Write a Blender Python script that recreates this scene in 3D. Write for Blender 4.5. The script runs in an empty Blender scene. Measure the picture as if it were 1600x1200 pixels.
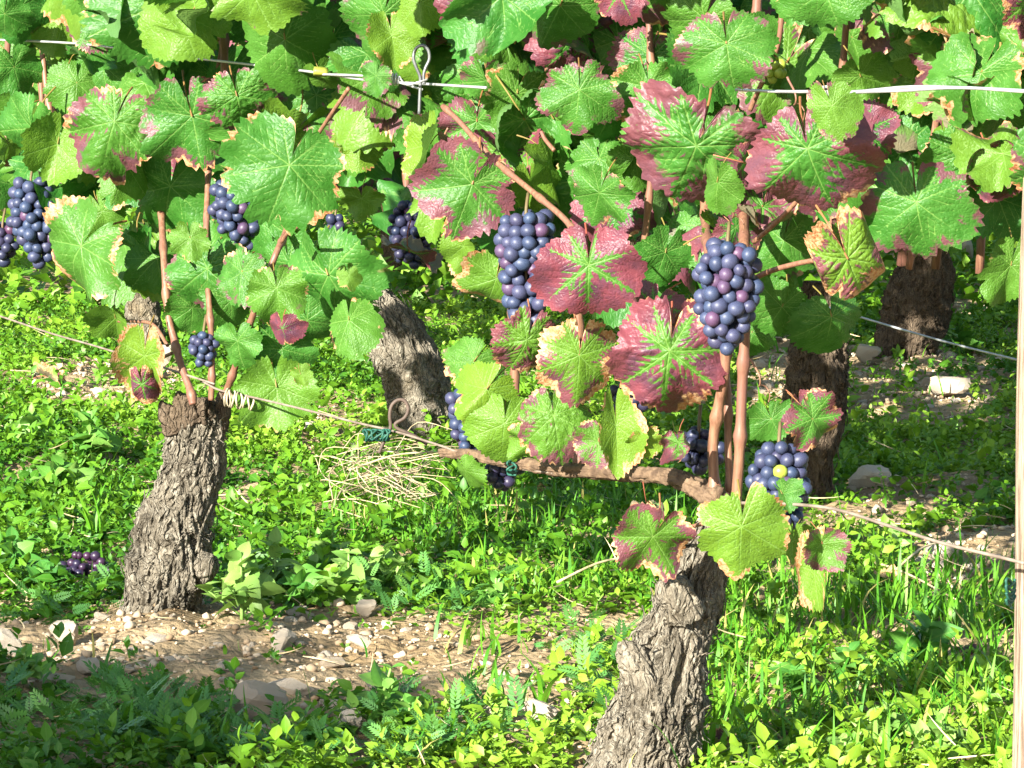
import bpy, math, random
import numpy as np
from mathutils import Vector, Matrix

random.seed(7)
rng = np.random.default_rng(11)
R = math.radians
scene = bpy.context.scene
COL = scene.collection

# ------------------------------------------------------------------ camera
CAM_H, FPX, PITCH = 0.685, 5900.0, R(5.95)
cam_d = bpy.data.cameras.new("camera")
cam = bpy.data.objects.new("camera", cam_d)
COL.objects.link(cam)
cam.location = (0, 0, CAM_H)
cam.rotation_euler = (math.pi / 2 - PITCH, 0, 0)
cam_d.sensor_width = 36.0
cam_d.lens = FPX * 36.0 / 1600.0
cam_d.clip_start = 0.05
cam_d.clip_end = 400
scene.camera = cam

# ------------------------------------------------------------------ sky, sun, exposure
SUN_EL, SUN_AZ = R(22), R(34)          # sun behind the camera, to its left
world = bpy.data.worlds.new("World")
scene.world = world
world.use_nodes = True
wn = world.node_tree.nodes
sky = wn.new("ShaderNodeTexSky")
sky.sky_type = 'NISHITA'
sky.sun_disc = False
sky.sun_elevation = SUN_EL
sky.sun_rotation = math.pi + SUN_AZ
wn["Background"].inputs[1].default_value = 0.075
world.node_tree.links.new(sky.outputs[0], wn["Background"].inputs[0])
sun_d = bpy.data.lights.new("sun", 'SUN')
sun_d.energy = 5.0
sun_d.angle = R(0.53)
sun_d.color = (1.0, 0.955, 0.86)
sun = bpy.data.objects.new("sun", sun_d)
COL.objects.link(sun)
SUN_TRAVEL = Vector((math.sin(SUN_AZ) * math.cos(SUN_EL), math.cos(SUN_AZ) * math.cos(SUN_EL), -math.sin(SUN_EL)))
sun.rotation_euler = SUN_TRAVEL.to_track_quat('-Z', 'Y').to_euler()
sun.location = (-3, -5, 4)
vs = scene.view_settings
vs.view_transform = 'Standard'
vs.look = 'None'
vs.exposure = 2.22
vs.gamma = 1.0
vs.use_curve_mapping = False

# ------------------------------------------------------------------ pixel helpers
FW = Vector((0, math.cos(PITCH), -math.sin(PITCH)))
UP = Vector((0, math.sin(PITCH), math.cos(PITCH)))
def ray(px, py):
    return FW + Vector((1, 0, 0)) * ((px - 800) / FPX) + UP * ((600 - py) / FPX)
def P(px, py, Y):
    d = ray(px, py)
    return Vector((0, 0, CAM_H)) + d * (Y / d.y)
def G0(px, py, z=0.0):
    d = ray(px, py)
    return Vector((0, 0, CAM_H)) + d * ((z - CAM_H) / d.z)
def to_px(x, y, z):
    dz = z - CAM_H
    depth = y * math.cos(PITCH) - dz * math.sin(PITCH)
    v = y * math.sin(PITCH) + dz * math.cos(PITCH)
    return 800 + FPX * x / depth, 600 - FPX * v / depth
def row(px, k=1.763):
    return k / (0.509 + 0.861 * (px - 800) / FPX)
ROW1, ROW2, ROW3 = 1.763, 2.84, 4.15
RU = Vector((0.509, -0.861, 0))      # along the rows, towards the right and the camera
RN = Vector((0.861, 0.509, 0))

# ------------------------------------------------------------------ noise
def _hash(i, j, k, s):
    n = (i * 374761393 + j * 668265263 + k * 2147483647 + s * 974711) & 0xffffffff
    n = ((n ^ (n >> 13)) * 1274126177) & 0xffffffff
    n = ((n ^ (n >> 16)) * 2246822519) & 0xffffffff
    return ((n ^ (n >> 15)) & 0xffff) / 65535.0
def vnoise(x, y, z=0.0, s=0):
    x, y, z = np.broadcast_arrays(np.asarray(x, float), np.asarray(y, float), np.asarray(z, float))
    xi, yi, zi = np.floor(x).astype(np.int64), np.floor(y).astype(np.int64), np.floor(z).astype(np.int64)
    u, v, w = x - xi, y - yi, z - zi
    u, v, w = u * u * (3 - 2 * u), v * v * (3 - 2 * v), w * w * (3 - 2 * w)
    def h(a, b, c): return _hash(xi + a, yi + b, zi + c, s)
    return ((h(0,0,0)*(1-u)+h(1,0,0)*u)*(1-v)+(h(0,1,0)*(1-u)+h(1,1,0)*u)*v)*(1-w) + \
           ((h(0,0,1)*(1-u)+h(1,0,1)*u)*(1-v)+(h(0,1,1)*(1-u)+h(1,1,1)*u)*v)*w
def fbm(x, y, z=0.0, s=0, o=4):
    t, a, f, n = 0, 1.0, 1.0, 0
    for q in range(o):
        t = t + a * vnoise(np.asarray(x) * f, np.asarray(y) * f, np.asarray(z) * f, s + q * 17)
        n += a; a *= 0.5; f *= 2.03
    return t / n
def sstep(a, b, x):
    t = np.clip((x - a) / (b - a), 0, 1)
    return t * t * (3 - 2 * t)

# ------------------------------------------------------------------ mesh helpers
def np_mesh(name, V, F, smooth=True, attrs=None):
    V = np.asarray(V, np.float32).reshape(-1, 3)
    F = np.asarray(F, np.int32)
    k = F.shape[1]
    me = bpy.data.meshes.new(name)
    me.vertices.add(len(V)); me.vertices.foreach_set("co", V.ravel())
    me.loops.add(F.size); me.loops.foreach_set("vertex_index", F.ravel())
    me.polygons.add(len(F))
    me.polygons.foreach_set("loop_start", np.arange(0, F.size, k, dtype=np.int32))
    try: me.polygons.foreach_set("loop_total", np.full(len(F), k, np.int32))
    except Exception: pass
    if smooth: me.polygons.foreach_set("use_smooth", np.ones(len(F), bool))
    me.update(calc_edges=True)
    for n, a in (attrs or {}).items():
        a = np.asarray(a, np.float32)
        if a.ndim == 1:
            at = me.attributes.new(n, 'FLOAT', 'POINT'); at.data.foreach_set("value", a)
        else:
            at = me.attributes.new(n, 'FLOAT_VECTOR', 'POINT'); at.data.foreach_set("vector", a.ravel())
    me.validate()
    return me
def obj(name, me, mat=None, parent=None, loc=None):
    o = bpy.data.objects.new(name, me)
    COL.objects.link(o)
    if mat is not None and not me.materials: me.materials.append(mat)
    if parent is not None: o.parent = parent
    if loc is not None: o.location = loc
    return o
def thing(name, label, cat, loc=(0, 0, 0), group=None):
    o = bpy.data.objects.new(name, None)
    COL.objects.link(o)
    o.empty_display_size = 0.05
    o.location = loc
    o['label'] = label; o['category'] = cat
    if group: o['group'] = group
    return o
def tag(o, label=None, cat=None, group=None, kind=None):
    if label: o['label'] = label
    if cat: o['category'] = cat
    if group: o['group'] = group
    if kind: o['kind'] = kind
    return o
def batch(TV, TF, M, T, tint=None, tattr=None):
    """many transformed copies of one template: M (n,3,3), T (n,3)"""
    n, m = len(T), len(TV)
    V = np.einsum('nij,vj->nvi', M, TV) + T[:, None, :]
    F = TF[None] + (np.arange(n) * m)[:, None, None]
    at = {}
    if tint is not None: at['tint'] = np.repeat(tint, m)
    if tattr is not None: at['tpos'] = np.tile(tattr, n)
    return V.reshape(-1, 3), F.reshape(-1, TF.shape[1]), at
def join(parts):
    V, F, A, b = [], [], {}, 0
    for v, f, a in parts:
        V.append(v); F.append(f + b); b += len(v)
        for k in a: A.setdefault(k, []).append(a[k])
    return np.concatenate(V), np.concatenate(F), {k: np.concatenate(x) for k, x in A.items()}
def catmull(pts, n):
    p = np.asarray(pts, float)
    p = np.vstack([2 * p[0] - p[1], p, 2 * p[-1] - p[-2]])
    out = []
    t = np.linspace(0, len(p) - 3 - 1e-6, n)
    i = t.astype(int); f = (t - i)[:, None]
    a, b, c, d = p[i], p[i + 1], p[i + 2], p[i + 3]
    return 0.5 * (2*b + (c-a)*f + (2*a-5*b+4*c-d)*f**2 + (-a+3*b-3*c+d)*f**3)
def frames(C):
    T = np.gradient(C, axis=0); T /= np.linalg.norm(T, axis=1)[:, None] + 1e-9
    N = np.zeros_like(T)
    ref = np.array([0, 1.0, 0]) if abs(T[0][1]) < 0.8 else np.array([1.0, 0, 0])
    n = np.cross(T[0], ref); n /= np.linalg.norm(n)
    for i in range(len(T)):
        n = n - T[i] * np.dot(n, T[i]); n /= np.linalg.norm(n) + 1e-9
        N[i] = n
    return T, N, np.cross(T, N)
def tube(pts, rad, nl, na, disp=None, cap=True):
    """tube through points; rad per point or scalar; disp(a, l, r) -> radius"""
    if np.isscalar(rad): rad = [rad] * len(pts)
    q = catmull([list(p) + [r] for p, r in zip(pts, rad)], nl)
    C, r = q[:, :3], q[:, 3]
    T, N, B = frames(C)
    a = np.linspace(0, 2 * np.pi, na, endpoint=False)
    L = np.concatenate([[0], np.cumsum(np.linalg.norm(np.diff(C, axis=0), axis=1))])
    RR = np.repeat(r[:, None], na, 1)
    if disp is not None: RR = disp(np.repeat(a[None], nl, 0), np.repeat(L[:, None], na, 1), RR)
    V = C[:, None] + RR[..., None] * (np.cos(a)[None, :, None] * N[:, None] + np.sin(a)[None, :, None] * B[:, None])
    i, j = np.meshgrid(np.arange(nl - 1), np.arange(na), indexing='ij')
    j2 = (j + 1) % na
    F = np.stack([i*na+j, i*na+j2, (i+1)*na+j2, (i+1)*na+j], -1).reshape(-1, 4)
    V = V.reshape(-1, 3)
    if cap:
        b = len(V)
        V = np.vstack([V, C[:1], C[-1:]])
        k = np.arange(na); k2 = (k + 1) % na
        F = np.vstack([F, np.stack([np.full(na, b), k2, k, np.full(na, b)], -1), np.stack([np.full(na, b+1), (nl-1)*na+k, (nl-1)*na+k2, np.full(na, b+1)], -1)])
    return V, F, (C, T, N, B, r, L)
def tube_mesh(name, pts, rad, nl=12, na=8, disp=None):
    V, F, _ = tube(pts, rad, nl, na, disp)
    me = bpy.data.meshes.new(name)
    me.from_pydata(V.tolist(), [], [tuple(dict.fromkeys(f)) for f in F.tolist()])
    me.polygons.foreach_set("use_smooth", np.ones(len(me.polygons), bool))
    me.update()
    return me

# ------------------------------------------------------------------ node helpers
class NT:
    def __init__(s, name):
        s.m = bpy.data.materials.new(name); s.m.use_nodes = True
        s.t = s.m.node_tree; s.t.nodes.clear()
        s.out = s.t.nodes.new("ShaderNodeOutputMaterial")
    def n(s, typ, **kw):
        x = s.t.nodes.new(typ)
        for k, v in kw.items(): setattr(x, k, v)
        return x
    def set(s, sock, v):
        if isinstance(v, bpy.types.NodeSocket): s.t.links.new(v, sock)
        else: sock.default_value = v
    def math(s, op, a, b=0.0, c=None, clamp=False):
        x = s.n("ShaderNodeMath", operation=op, use_clamp=clamp)
        s.set(x.inputs[0], a); s.set(x.inputs[1], b)
        if c is not None: s.set(x.inputs[2], c)
        return x.outputs[0]
    def step(s, a, b, v):
        x = s.n("ShaderNodeMapRange", interpolation_type='SMOOTHSTEP')
        s.set(x.inputs[0], v); s.set(x.inputs[1], a); s.set(x.inputs[2], b)
        x.inputs[3].default_value = 0; x.inputs[4].default_value = 1
        return x.outputs[0]
    def mix(s, f, a, b):
        x = s.n("ShaderNodeMix", data_type='RGBA')
        s.set(x.inputs[0], f)
        s.set(x.inputs[6], (*a, 1) if isinstance(a, tuple) else a)
        s.set(x.inputs[7], (*b, 1) if isinstance(b, tuple) else b)
        return x.outputs[2]
    def attr(s, name):
        return s.n("ShaderNodeAttribute", attribute_name=name)
    def noise(s, vec, scale, detail=3, rough=0.55):
        x = s.n("ShaderNodeTexNoise")
        if vec is not None: s.set(x.inputs['Vector'], vec)
        x.inputs['Scale'].default_value = scale; x.inputs['Detail'].default_value = detail
        x.inputs['Roughness'].default_value = rough
        return x.outputs[0]
    def bump(s, h, dist=0.01, strength=1.0, prev=None):
        x = s.n("ShaderNodeBump")
        x.inputs['Strength'].default_value = strength; x.inputs['Distance'].default_value = dist
        s.set(x.inputs['Height'], h)
        if prev is not None: s.set(x.inputs['Normal'], prev)
        return x.outputs[0]
    def vadd(s, a, b):
        x = s.n("ShaderNodeVectorMath", operation='ADD'); s.set(x.inputs[0], a); s.set(x.inputs[1], b)
        return x.outputs[0]
    def principled(s, col, rough=0.5, spec=0.5, normal=None, metal=0.0):
        x = s.n("ShaderNodeBsdfPrincipled")
        s.set(x.inputs['Base Color'], (*col, 1) if isinstance(col, tuple) else col)
        s.set(x.inputs['Roughness'], rough)
        s.set(x.inputs['Metallic'], metal)
        s.set(x.inputs['Specular IOR Level'], spec)
        if normal is not None: s.set(x.inputs['Normal'], normal)
        return x.outputs[0]
    def foliage(s, col, rough, spec, trans, normal=None, tcol=None):
        p = s.principled(col, rough, spec, normal)
        t = s.n("ShaderNodeBsdfTranslucent")
        s.set(t.inputs[0], tcol if tcol is not None else col)
        if normal is not None: s.set(t.inputs['Normal'], normal)
        m = s.n("ShaderNodeMixShader"); s.set(m.inputs[0], trans)
        s.t.links.new(p, m.inputs[1]); s.t.links.new(t.outputs[0], m.inputs[2])
        return m.outputs[0]
    def done(s, sh):
        s.t.links.new(sh, s.out.inputs[0]); return s.m

# ------------------------------------------------------------------ materials
def mat_vine_leaf():
    t = NT("vine_leaf")
    info = t.n("ShaderNodeObjectInfo")
    sep = t.n("ShaderNodeSeparateColor"); t.set(sep.inputs[0], info.outputs['Color'])
    red, scorch, yel, star = sep.outputs[0], sep.outputs[1], sep.outputs[2], info.outputs['Alpha']
    comb = t.n("ShaderNodeCombineXYZ"); t.set(comb.inputs[2], t.math('MULTIPLY', info.outputs['Random'], 37.0))
    t.set(comb.inputs[0], t.math('MULTIPLY', info.outputs['Random'], 11.0))
    lp = t.vadd(t.attr('lp').outputs['Vector'], comb.outputs[0])
    vg, ed, vd, pet = (t.attr(k).outputs['Fac'] for k in ('vg', 'ed', 'vd', 'pet'))
    n1 = t.noise(lp, 5.0, 3); n2 = t.noise(lp, 22.0, 4, 0.6); n3 = t.noise(lp, 70, 3, 0.6)
    n0 = t.noise(lp, 2.6, 2)
    # green blade
    g = t.mix(t.step(0.35, 0.68, n1), (0.020, 0.105, 0.012), (0.044, 0.156, 0.024))
    g = t.mix(t.math('MULTIPLY', yel, 0.85), g, (0.19, 0.27, 0.018))
    g = t.mix(t.math('MULTIPLY', t.step(0.45, 0.75, n2), 0.25), g, (0.03, 0.11, 0.012))
    vein = t.math('SUBTRACT', 1.0, t.step(0.002, 0.009, vd))
    g = t.mix(t.math('MULTIPLY', vein, 0.55), g, (0.17, 0.30, 0.07))
    # red between the veins, strongest towards the margin
    vgj = t.math('ADD', vg, t.math('MULTIPLY', t.math('SUBTRACT', n2, 0.5), 0.05))
    vgs = t.math('ADD', vgj, t.math('MULTIPLY', t.math('SUBTRACT', star, 0.5), 0.06))
    st = t.step(-0.016, 0.014, t.math('ADD', vgs, t.math('MULTIPLY', t.math('SUBTRACT', n0, 0.5), 0.06)))
    marg = t.math('SUBTRACT', 1.0, t.math('MULTIPLY', ed, 3.2), clamp=True)
    F = t.math('ADD', t.math('MULTIPLY', marg, 0.55), t.math('MULTIPLY', t.math('SUBTRACT', n1, 0.5), 1.3))
    F = t.math('ADD', F, t.math('MULTIPLY', t.math('SUBTRACT', n2, 0.5), 0.8))
    F = t.math('ADD', F, t.math('MULTIPLY', t.math('SUBTRACT', n0, 0.5), 2.2))
    F = t.math('SUBTRACT', F, t.math('MULTIPLY', st, 1.6))
    thr = t.math('SUBTRACT', 1.05, t.math('MULTIPLY', red, 1.75))
    rm = t.step(t.math('SUBTRACT', thr, 0.13), t.math('ADD', thr, 0.13), F)
    rm = t.math('MULTIPLY', rm, t.step(0.0, 0.12, red))
    rc = t.mix(t.step(0.35, 0.65, n1), (0.066, 0.020, 0.046), (0.130, 0.023, 0.046))
    rc = t.mix(t.math('MULTIPLY', marg, 0.45), rc, (0.15, 0.024, 0.036))
    rc = t.mix(t.math('MULTIPLY', t.math('SUBTRACT', 1.0, red, clamp=True), 0.8), rc, (0.080, 0.045, 0.055))
    rc = t.mix(t.math('MULTIPLY', t.step(0.5, 0.8, n3), 0.3), rc, (0.18, 0.055, 0.055))
    c = t.mix(t.math('MULTIPLY', rm, 0.95), g, rc)
    # dried margins
    D = t.math('ADD', t.math('MULTIPLY', ed, -6.0), t.math('ADD', t.math('MULTIPLY', n0, 5.2), t.math('MULTIPLY', n2, 0.9)))
    D = t.math('ADD', D, t.math('MULTIPLY', scorch, 1.55))
    D = t.math('SUBTRACT', D, t.math('MULTIPLY', st, 0.75))
    dm = t.math('MULTIPLY', t.step(3.5, 3.8, D), t.step(0.0, 0.1, scorch))
    dc = t.mix(t.step(0.4, 0.62, n2), (0.26, 0.085, 0.030), (0.46, 0.32, 0.18))
    dc = t.mix(t.step(0.35, 0.75, n3), dc, (0.42, 0.22, 0.10))
    c = t.mix(dm, c, dc)
    c = t.mix(pet, c, t.mix(red, (0.20, 0.16, 0.04), (0.24, 0.06, 0.04)))
    geo = t.n("ShaderNodeNewGeometry")
    under = t.mix(0.35, c, (0.16, 0.24, 0.10))
    c = t.mix(geo.outputs['Backfacing'], c, under)
    # relief: cells between the small veins
    vo = t.n("ShaderNodeTexVoronoi", feature='DISTANCE_TO_EDGE'); t.set(vo.inputs['Vector'], lp); vo.inputs['Scale'].default_value = 24
    cell = t.step(0.0, 0.35, vo.outputs['Distance'])
    h = t.math('ADD', t.math('MULTIPLY', cell, 0.6), t.math('MULTIPLY', n2, 0.35))
    h = t.math('ADD', h, t.math('MULTIPLY', t.step(0.0, 0.012, vd), .8))
    nb = t.bump(h, 0.0010, 0.40)
    rough = t.math('ADD', 0.36, t.math('MULTIPLY', n2, 0.18))
    tc = t.mix(0.35, c, (0.12, 0.33, 0.03))
    trans = t.math('MULTIPLY', 0.33, t.math('SUBTRACT', 1.0, t.math('MULTIPLY', rm, 0.6)))
    return t.done(t.foliage(c, rough, 0.26, trans, nb, tc))
def mat_bark(name, a, b, c, sc=1.0):
    t = NT(name)
    tc = t.n("ShaderNodeTexCoord").outputs['Object']
    wv = t.n("ShaderNodeTexNoise"); t.set(wv.inputs['Vector'], tc); wv.inputs['Scale'].default_value = 28; wv.inputs['Detail'].default_value = 2
    vm = t.n("ShaderNodeVectorMath", operation='MULTIPLY_ADD'); t.set(vm.inputs[0], wv.outputs['Color']); vm.inputs[1].default_value = (.03, .03, .03); t.set(vm.inputs[2], tc)
    mp = t.n("ShaderNodeMapping"); mp.inputs['Scale'].default_value = (1, 1, 0.22); mp.inputs['Rotation'].default_value = (0.05, .22, 0); t.set(mp.inputs[0], vm.outputs[0])
    n1 = t.noise(tc, 26 * sc, 5, 0.65); n2 = t.noise(mp.outputs[0], 230 * sc, 5, 0.7); n3 = t.noise(tc, 9 * sc, 2); n4 = t.noise(tc, 420, 3, .7)
    vo = t.n("ShaderNodeTexVoronoi", feature='DISTANCE_TO_EDGE'); t.set(vo.inputs['Vector'], mp.outputs[0]); vo.inputs['Scale'].default_value = 150
    cr = t.step(0.0, 0.16, vo.outputs['Distance'])
    col = t.mix(t.step(0.38, 0.62, n1), a, b)
    col = t.mix(t.math('MULTIPLY', t.step(0.45, 0.62, n2), 0.75), col, c)
    col = t.mix(t.math('MULTIPLY', t.step(0.55, 0.66, n4), 0.35), col, c)
    col = t.mix(t.math('MULTIPLY', t.step(0.55, 0.75, n3), 0.45), col, (0.15, 0.105, 0.045))
    h = t.math('ADD', t.math('MULTIPLY', n2, 1.2), t.math('ADD', t.math('MULTIPLY', cr, 0.5), t.math('MULTIPLY', n4, .3)))
    return t.done(t.principled(col, 0.88, 0.12, t.bump(h, 0.006, 1.0)))
def mat_simple(name, a, b, scale=30, rough=0.6, spec=0.3, bumpd=0.0, metal=0.0):
    t = NT(name)
    tc = t.n("ShaderNodeTexCoord").outputs['Object']
    n1 = t.noise(tc, scale, 4, 0.6)
    return t.done(t.principled(t.mix(t.step(0.3, 0.7, n1), a, b), rough, spec, t.bump(n1, bumpd, 0.8) if bumpd else None, metal))
def mat_cane():
    t = NT("cane_bark")
    tc = t.n("ShaderNodeTexCoord").outputs['Object']
    mp = t.n("ShaderNodeMapping"); mp.inputs['Scale'].default_value = (1, 1, 0.12); t.set(mp.inputs[0], tc)
    n1 = t.noise(mp.outputs[0], 260, 3, 0.6); n2 = t.noise(tc, 18, 3)
    c = t.mix(t.step(0.3, 0.7, n1), (0.115, 0.052, 0.030), (0.20, 0.104, 0.060))
    c = t.mix(t.step(0.45, 0.7, n2), c, (0.14, 0.062, 0.045))
    return t.done(t.principled(c, 0.5, 0.35, t.bump(n1, 0.001, 0.6)))
def mat_grape():
    t = NT("grape_skin")
    info = t.n("ShaderNodeObjectInfo")
    sep = t.n("ShaderNodeSeparateColor"); t.set(sep.inputs[0], info.outputs['Color'])
    tc = t.n("ShaderNodeTexCoord").outputs['Object']
    cb = t.n("ShaderNodeCombineXYZ"); t.set(cb.inputs[0], t.math('MULTIPLY', info.outputs['Random'], 9.0))
    v = t.vadd(tc, cb.outputs[0])
    n1 = t.noise(v, 90, 3, 0.6); n2 = t.noise(v, 350, 3, 0.6)
    bl = t.math('MULTIPLY', t.step(0.32, 0.66, n1), 0.8)
    bl = t.math('MULTIPLY', bl, t.math('ADD', 0.7, t.math('MULTIPLY', n2, 0.5)))
    bl = t.math('MULTIPLY', bl, sep.outputs[1])
    skin = t.mix(sep.outputs[0], (0.008, 0.009, 0.024), (0.055, 0.012, 0.030))
    bloom = t.mix(sep.outputs[0], (0.044, 0.078, 0.150), (0.085, 0.055, 0.115))
    c = t.mix(bl, skin, bloom)
    c = t.mix(sep.outputs[2], c, (0.21, 0.27, 0.035))
    return t.done(t.principled(c, t.math('ADD', 0.38, t.math('MULTIPLY', bl, 0.3)), 0.35))
def mat_cover(name, dark, mid, lite, trans=0.3, rough=0.5, spec=0.35, dead=0.0):
    t = NT(name)
    ti = t.attr('tint').outputs['Fac']; tp = t.attr('tpos').outputs['Fac']
    c = t.mix(t.step(0.0, 0.5, ti), dark, mid)
    c = t.mix(t.step(0.5, 1.0, ti), c, lite)
    if dead: c = t.mix(t.math('MULTIPLY', t.math('GREATER_THAN', ti, 0.955), dead), c, (0.36, 0.29, 0.10))
    c = t.mix(t.math('MULTIPLY', t.math('SUBTRACT', 1.0, t.step(0.0, 0.12, tp)), 0.4), c, (0.16, 0.28, 0.06))
    return t.done(t.foliage(c, rough, spec, trans, None, t.mix(0.3, c, (0.22, 0.42, 0.01))))
def mat_soil():
    t = NT("soil")
    tc = t.n("ShaderNodeTexCoord").outputs['Object']
    n1 = t.noise(tc, 5, 5, 0.65); n2 = t.noise(tc, 45, 6, 0.7); n3 = t.noise(tc, 160, 4, 0.7)
    c = t.mix(t.step(0.35, 0.65, n1), (0.21, 0.148, 0.078), (0.34, 0.252, 0.148))
    c = t.mix(t.math('MULTIPLY', t.step(0.5, 0.72, n2), 0.7), c, (0.40, 0.30, 0.19))
    c = t.mix(t.math('MULTIPLY', t.step(0.56, 0.7, n3), 0.5), c, (0.13, 0.085, 0.048))
    vo = t.n("ShaderNodeTexVoronoi"); t.set(vo.inputs['Vector'], tc); vo.inputs['Scale'].default_value = 90
    h = t.math('ADD', t.math('MULTIPLY', n2, 1.2), t.math('MULTIPLY', t.math('SUBTRACT', 1.0, vo.outputs['Distance']), 0.6))
    return t.done(t.principled(c, 0.95, 0.1, t.bump(h, 0.008, 1.0)))
def mat_stone():
    t = NT("limestone")
    info = t.n("ShaderNodeObjectInfo")
    tc = t.n("ShaderNodeTexCoord").outputs['Object']
    n1 = t.noise(tc, 30, 5, 0.65); n2 = t.noise(tc, 140, 4, 0.7)
    c = t.mix(info.outputs['Random'], (0.34, 0.28, 0.21), (0.52, 0.45, 0.36))
    c = t.mix(t.math('MULTIPLY', t.step(0.45, 0.7, n1), 0.6), c, (0.40, 0.29, 0.17))
    c = t.mix(t.math('MULTIPLY', t.step(0.55, 0.75, n2), 0.4), c, (0.30, 0.25, 0.19))
    return t.done(t.principled(c, 0.9, 0.15, t.bump(t.math('ADD', n1, n2), 0.003, 0.7)))
def mat_wood_post():
    t = NT("weathered_post_wood")
    tc = t.n("ShaderNodeTexCoord").outputs['Object']
    mp = t.n("ShaderNodeMapping"); mp.inputs['Scale'].default_value = (1, 1, 0.06); t.set(mp.inputs[0], tc)
    n1 = t.noise(mp.outputs[0], 210, 6, 0.7); n2 = t.noise(tc, 20, 4)
    c = t.mix(t.step(0.42, 0.58, n1), (0.12, 0.085, 0.06), (0.32, 0.25, 0.18))
    c = t.mix(t.math('MULTIPLY', t.step(0.5, 0.75, n2), 0.4), c, (0.27, 0.18, 0.13))
    return t.done(t.principled(c, 0.85, 0.15, t.bump(n1, 0.003, 0.9)))

M_LEAF = mat_vine_leaf()
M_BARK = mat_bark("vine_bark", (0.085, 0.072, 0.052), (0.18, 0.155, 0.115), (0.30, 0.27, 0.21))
M_BARK_D = mat_bark("dark_vine_bark", (0.065, 0.047, 0.032), (0.11, 0.08, 0.054), (0.165, 0.125, 0.085))  # darker bark tone for rear trunks and dead spurs
M_CUT = mat_simple("pruning_wound_wood", (0.085, 0.07, 0.055), (0.14, 0.115, 0.09), 90, 0.85, 0.15, 0.003)
M_CANE = mat_cane()
M_ARM = mat_simple("cordon_bark", (0.06, 0.038, 0.024), (0.15, 0.10, 0.06), 90, 0.75, 0.2, 0.003)
M_GRAPE = mat_grape()
M_STALK = mat_simple("grape_stalk_green", (0.09, 0.085, 0.03), (0.10, 0.05, 0.03), 60, 0.6)
M_WIRE = mat_simple("galvanised_wire", (0.30, 0.30, 0.30), (0.50, 0.50, 0.49), 40, 0.35, 0.5, 0, 0.45)
M_RUST = mat_simple("dull_wire", (0.12, 0.092, 0.07), (0.23, 0.185, 0.145), 50, 0.6, 0.4, 0, 0.2)
M_HOOK = mat_simple("rusty_iron", (0.04, 0.027, 0.02), (0.09, 0.063, 0.048), 60, 0.65, 0.3, 0.001)
M_STEEL = mat_simple("grey_steel_rod", (0.10, 0.105, 0.11), (0.18, 0.19, 0.19), 40, 0.38, 0.5, 0, 0.5)
M_TWINE = mat_simple("green_twine", (0.008, 0.05, 0.034), (0.016, 0.085, 0.058), 80, 0.6)
M_YTIE = mat_simple("yellow_plastic", (0.20, 0.22, 0.03), (0.28, 0.29, 0.05), 30, 0.45)
M_WICKER = mat_simple("tie_wicker", (0.24, 0.20, 0.13), (0.40, 0.34, 0.24), 60, 0.8, 0.1, 0.002)
M_STRAW = mat_simple("dry_straw", (0.30, 0.23, 0.12), (0.48, 0.40, 0.25), 30, 0.7)
M_SOIL = mat_soil()
M_STONE = mat_stone()
M_POST = mat_wood_post()
M_COVER = mat_cover("chickweed_leaf", (0.036, 0.13, 0.007), (0.095, 0.225, 0.010), (0.175, 0.31, 0.022))
M_GRASS = mat_cover("grass_blade", (0.030, 0.14, 0.008), (0.070, 0.22, 0.010), (0.14, 0.30, 0.022), dead=0.85)
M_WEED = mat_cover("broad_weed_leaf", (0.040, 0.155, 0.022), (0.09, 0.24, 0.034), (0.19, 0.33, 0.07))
M_FERNY = mat_cover("ferny_weed_leaf", (0.030, 0.115, 0.022), (0.055, 0.17, 0.035), (0.10, 0.24, 0.05))
M_FARLEAF = mat_cover("far_vine_leaf", (0.03, 0.11, 0.014), (0.06, 0.17, 0.02), (0.13, 0.22, 0.03))
M_DRY = mat_simple("dry_leaf_litter", (0.26, 0.10, 0.04), (0.45, 0.26, 0.12), 40, 0.8)

# ------------------------------------------------------------------ the setting: soil
TRUNK_BASES = []
def px_ground(px, py):
    g = G0(px, py); return g.x, g.y
for q in ((248, 985), (1000, 1232), (662, 692), (1275, 800), (1415, 565), (226, 545)):
    TRUNK_BASES.append(px_ground(*q))
def gz_raw(x, y):
    return 0.055 * (fbm(x * 1.7, y * 1.7, 0, 3, 3) - 0.5) + 0.030 * (fbm(x * 8, y * 8, 0, 5, 3) - 0.5)
BASE_DZ = [float(gz_raw(np.array(bx), np.array(by))) for bx, by in TRUNK_BASES]
def gz(x, y):
    x = np.asarray(x, float); y = np.asarray(y, float)
    z = gz_raw(x, y) + 0.014 * (fbm(x * 30, y * 30, 0, 8, 3) - 0.5) + 0.014 * (fbm(x * 42, y * 42, 0, 12, 2) - 0.5)
    for (bx, by), dz in zip(TRUNK_BASES, BASE_DZ):
        q = (x - bx) ** 2 + (y - by) ** 2
        z = z + 0.010 * np.exp(-q / 0.012) - dz * np.exp(-q / 0.09)
    return z
def g1(x, y): return float(gz(x, y))
def ground_at(px, py):
    z = 0.0
    for _ in range(3):
        p = G0(px, py, z); z = g1(p.x, p.y)
    return Vector((p.x, p.y, z))
xs = np.concatenate([-np.geomspace(90, 1.8, 14), np.arange(-1.7, 1.9, 0.016), np.geomspace(2.0, 90, 14)])
ys = np.concatenate([-np.geomspace(60, 1.0, 10), np.linspace(-0.6, 2.9, 12), np.arange(3.0, 8.6, 0.018), np.geomspace(8.7, 150, 18)])
X, Y = np.meshgrid(xs, ys, indexing='ij')
Z = gz(X, Y)
V = np.stack([X, Y, Z], -1).reshape(-1, 3)
nx, ny = len(xs), len(ys)
i, j = np.meshgrid(np.arange(nx - 1), np.arange(ny - 1), indexing='ij')
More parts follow.
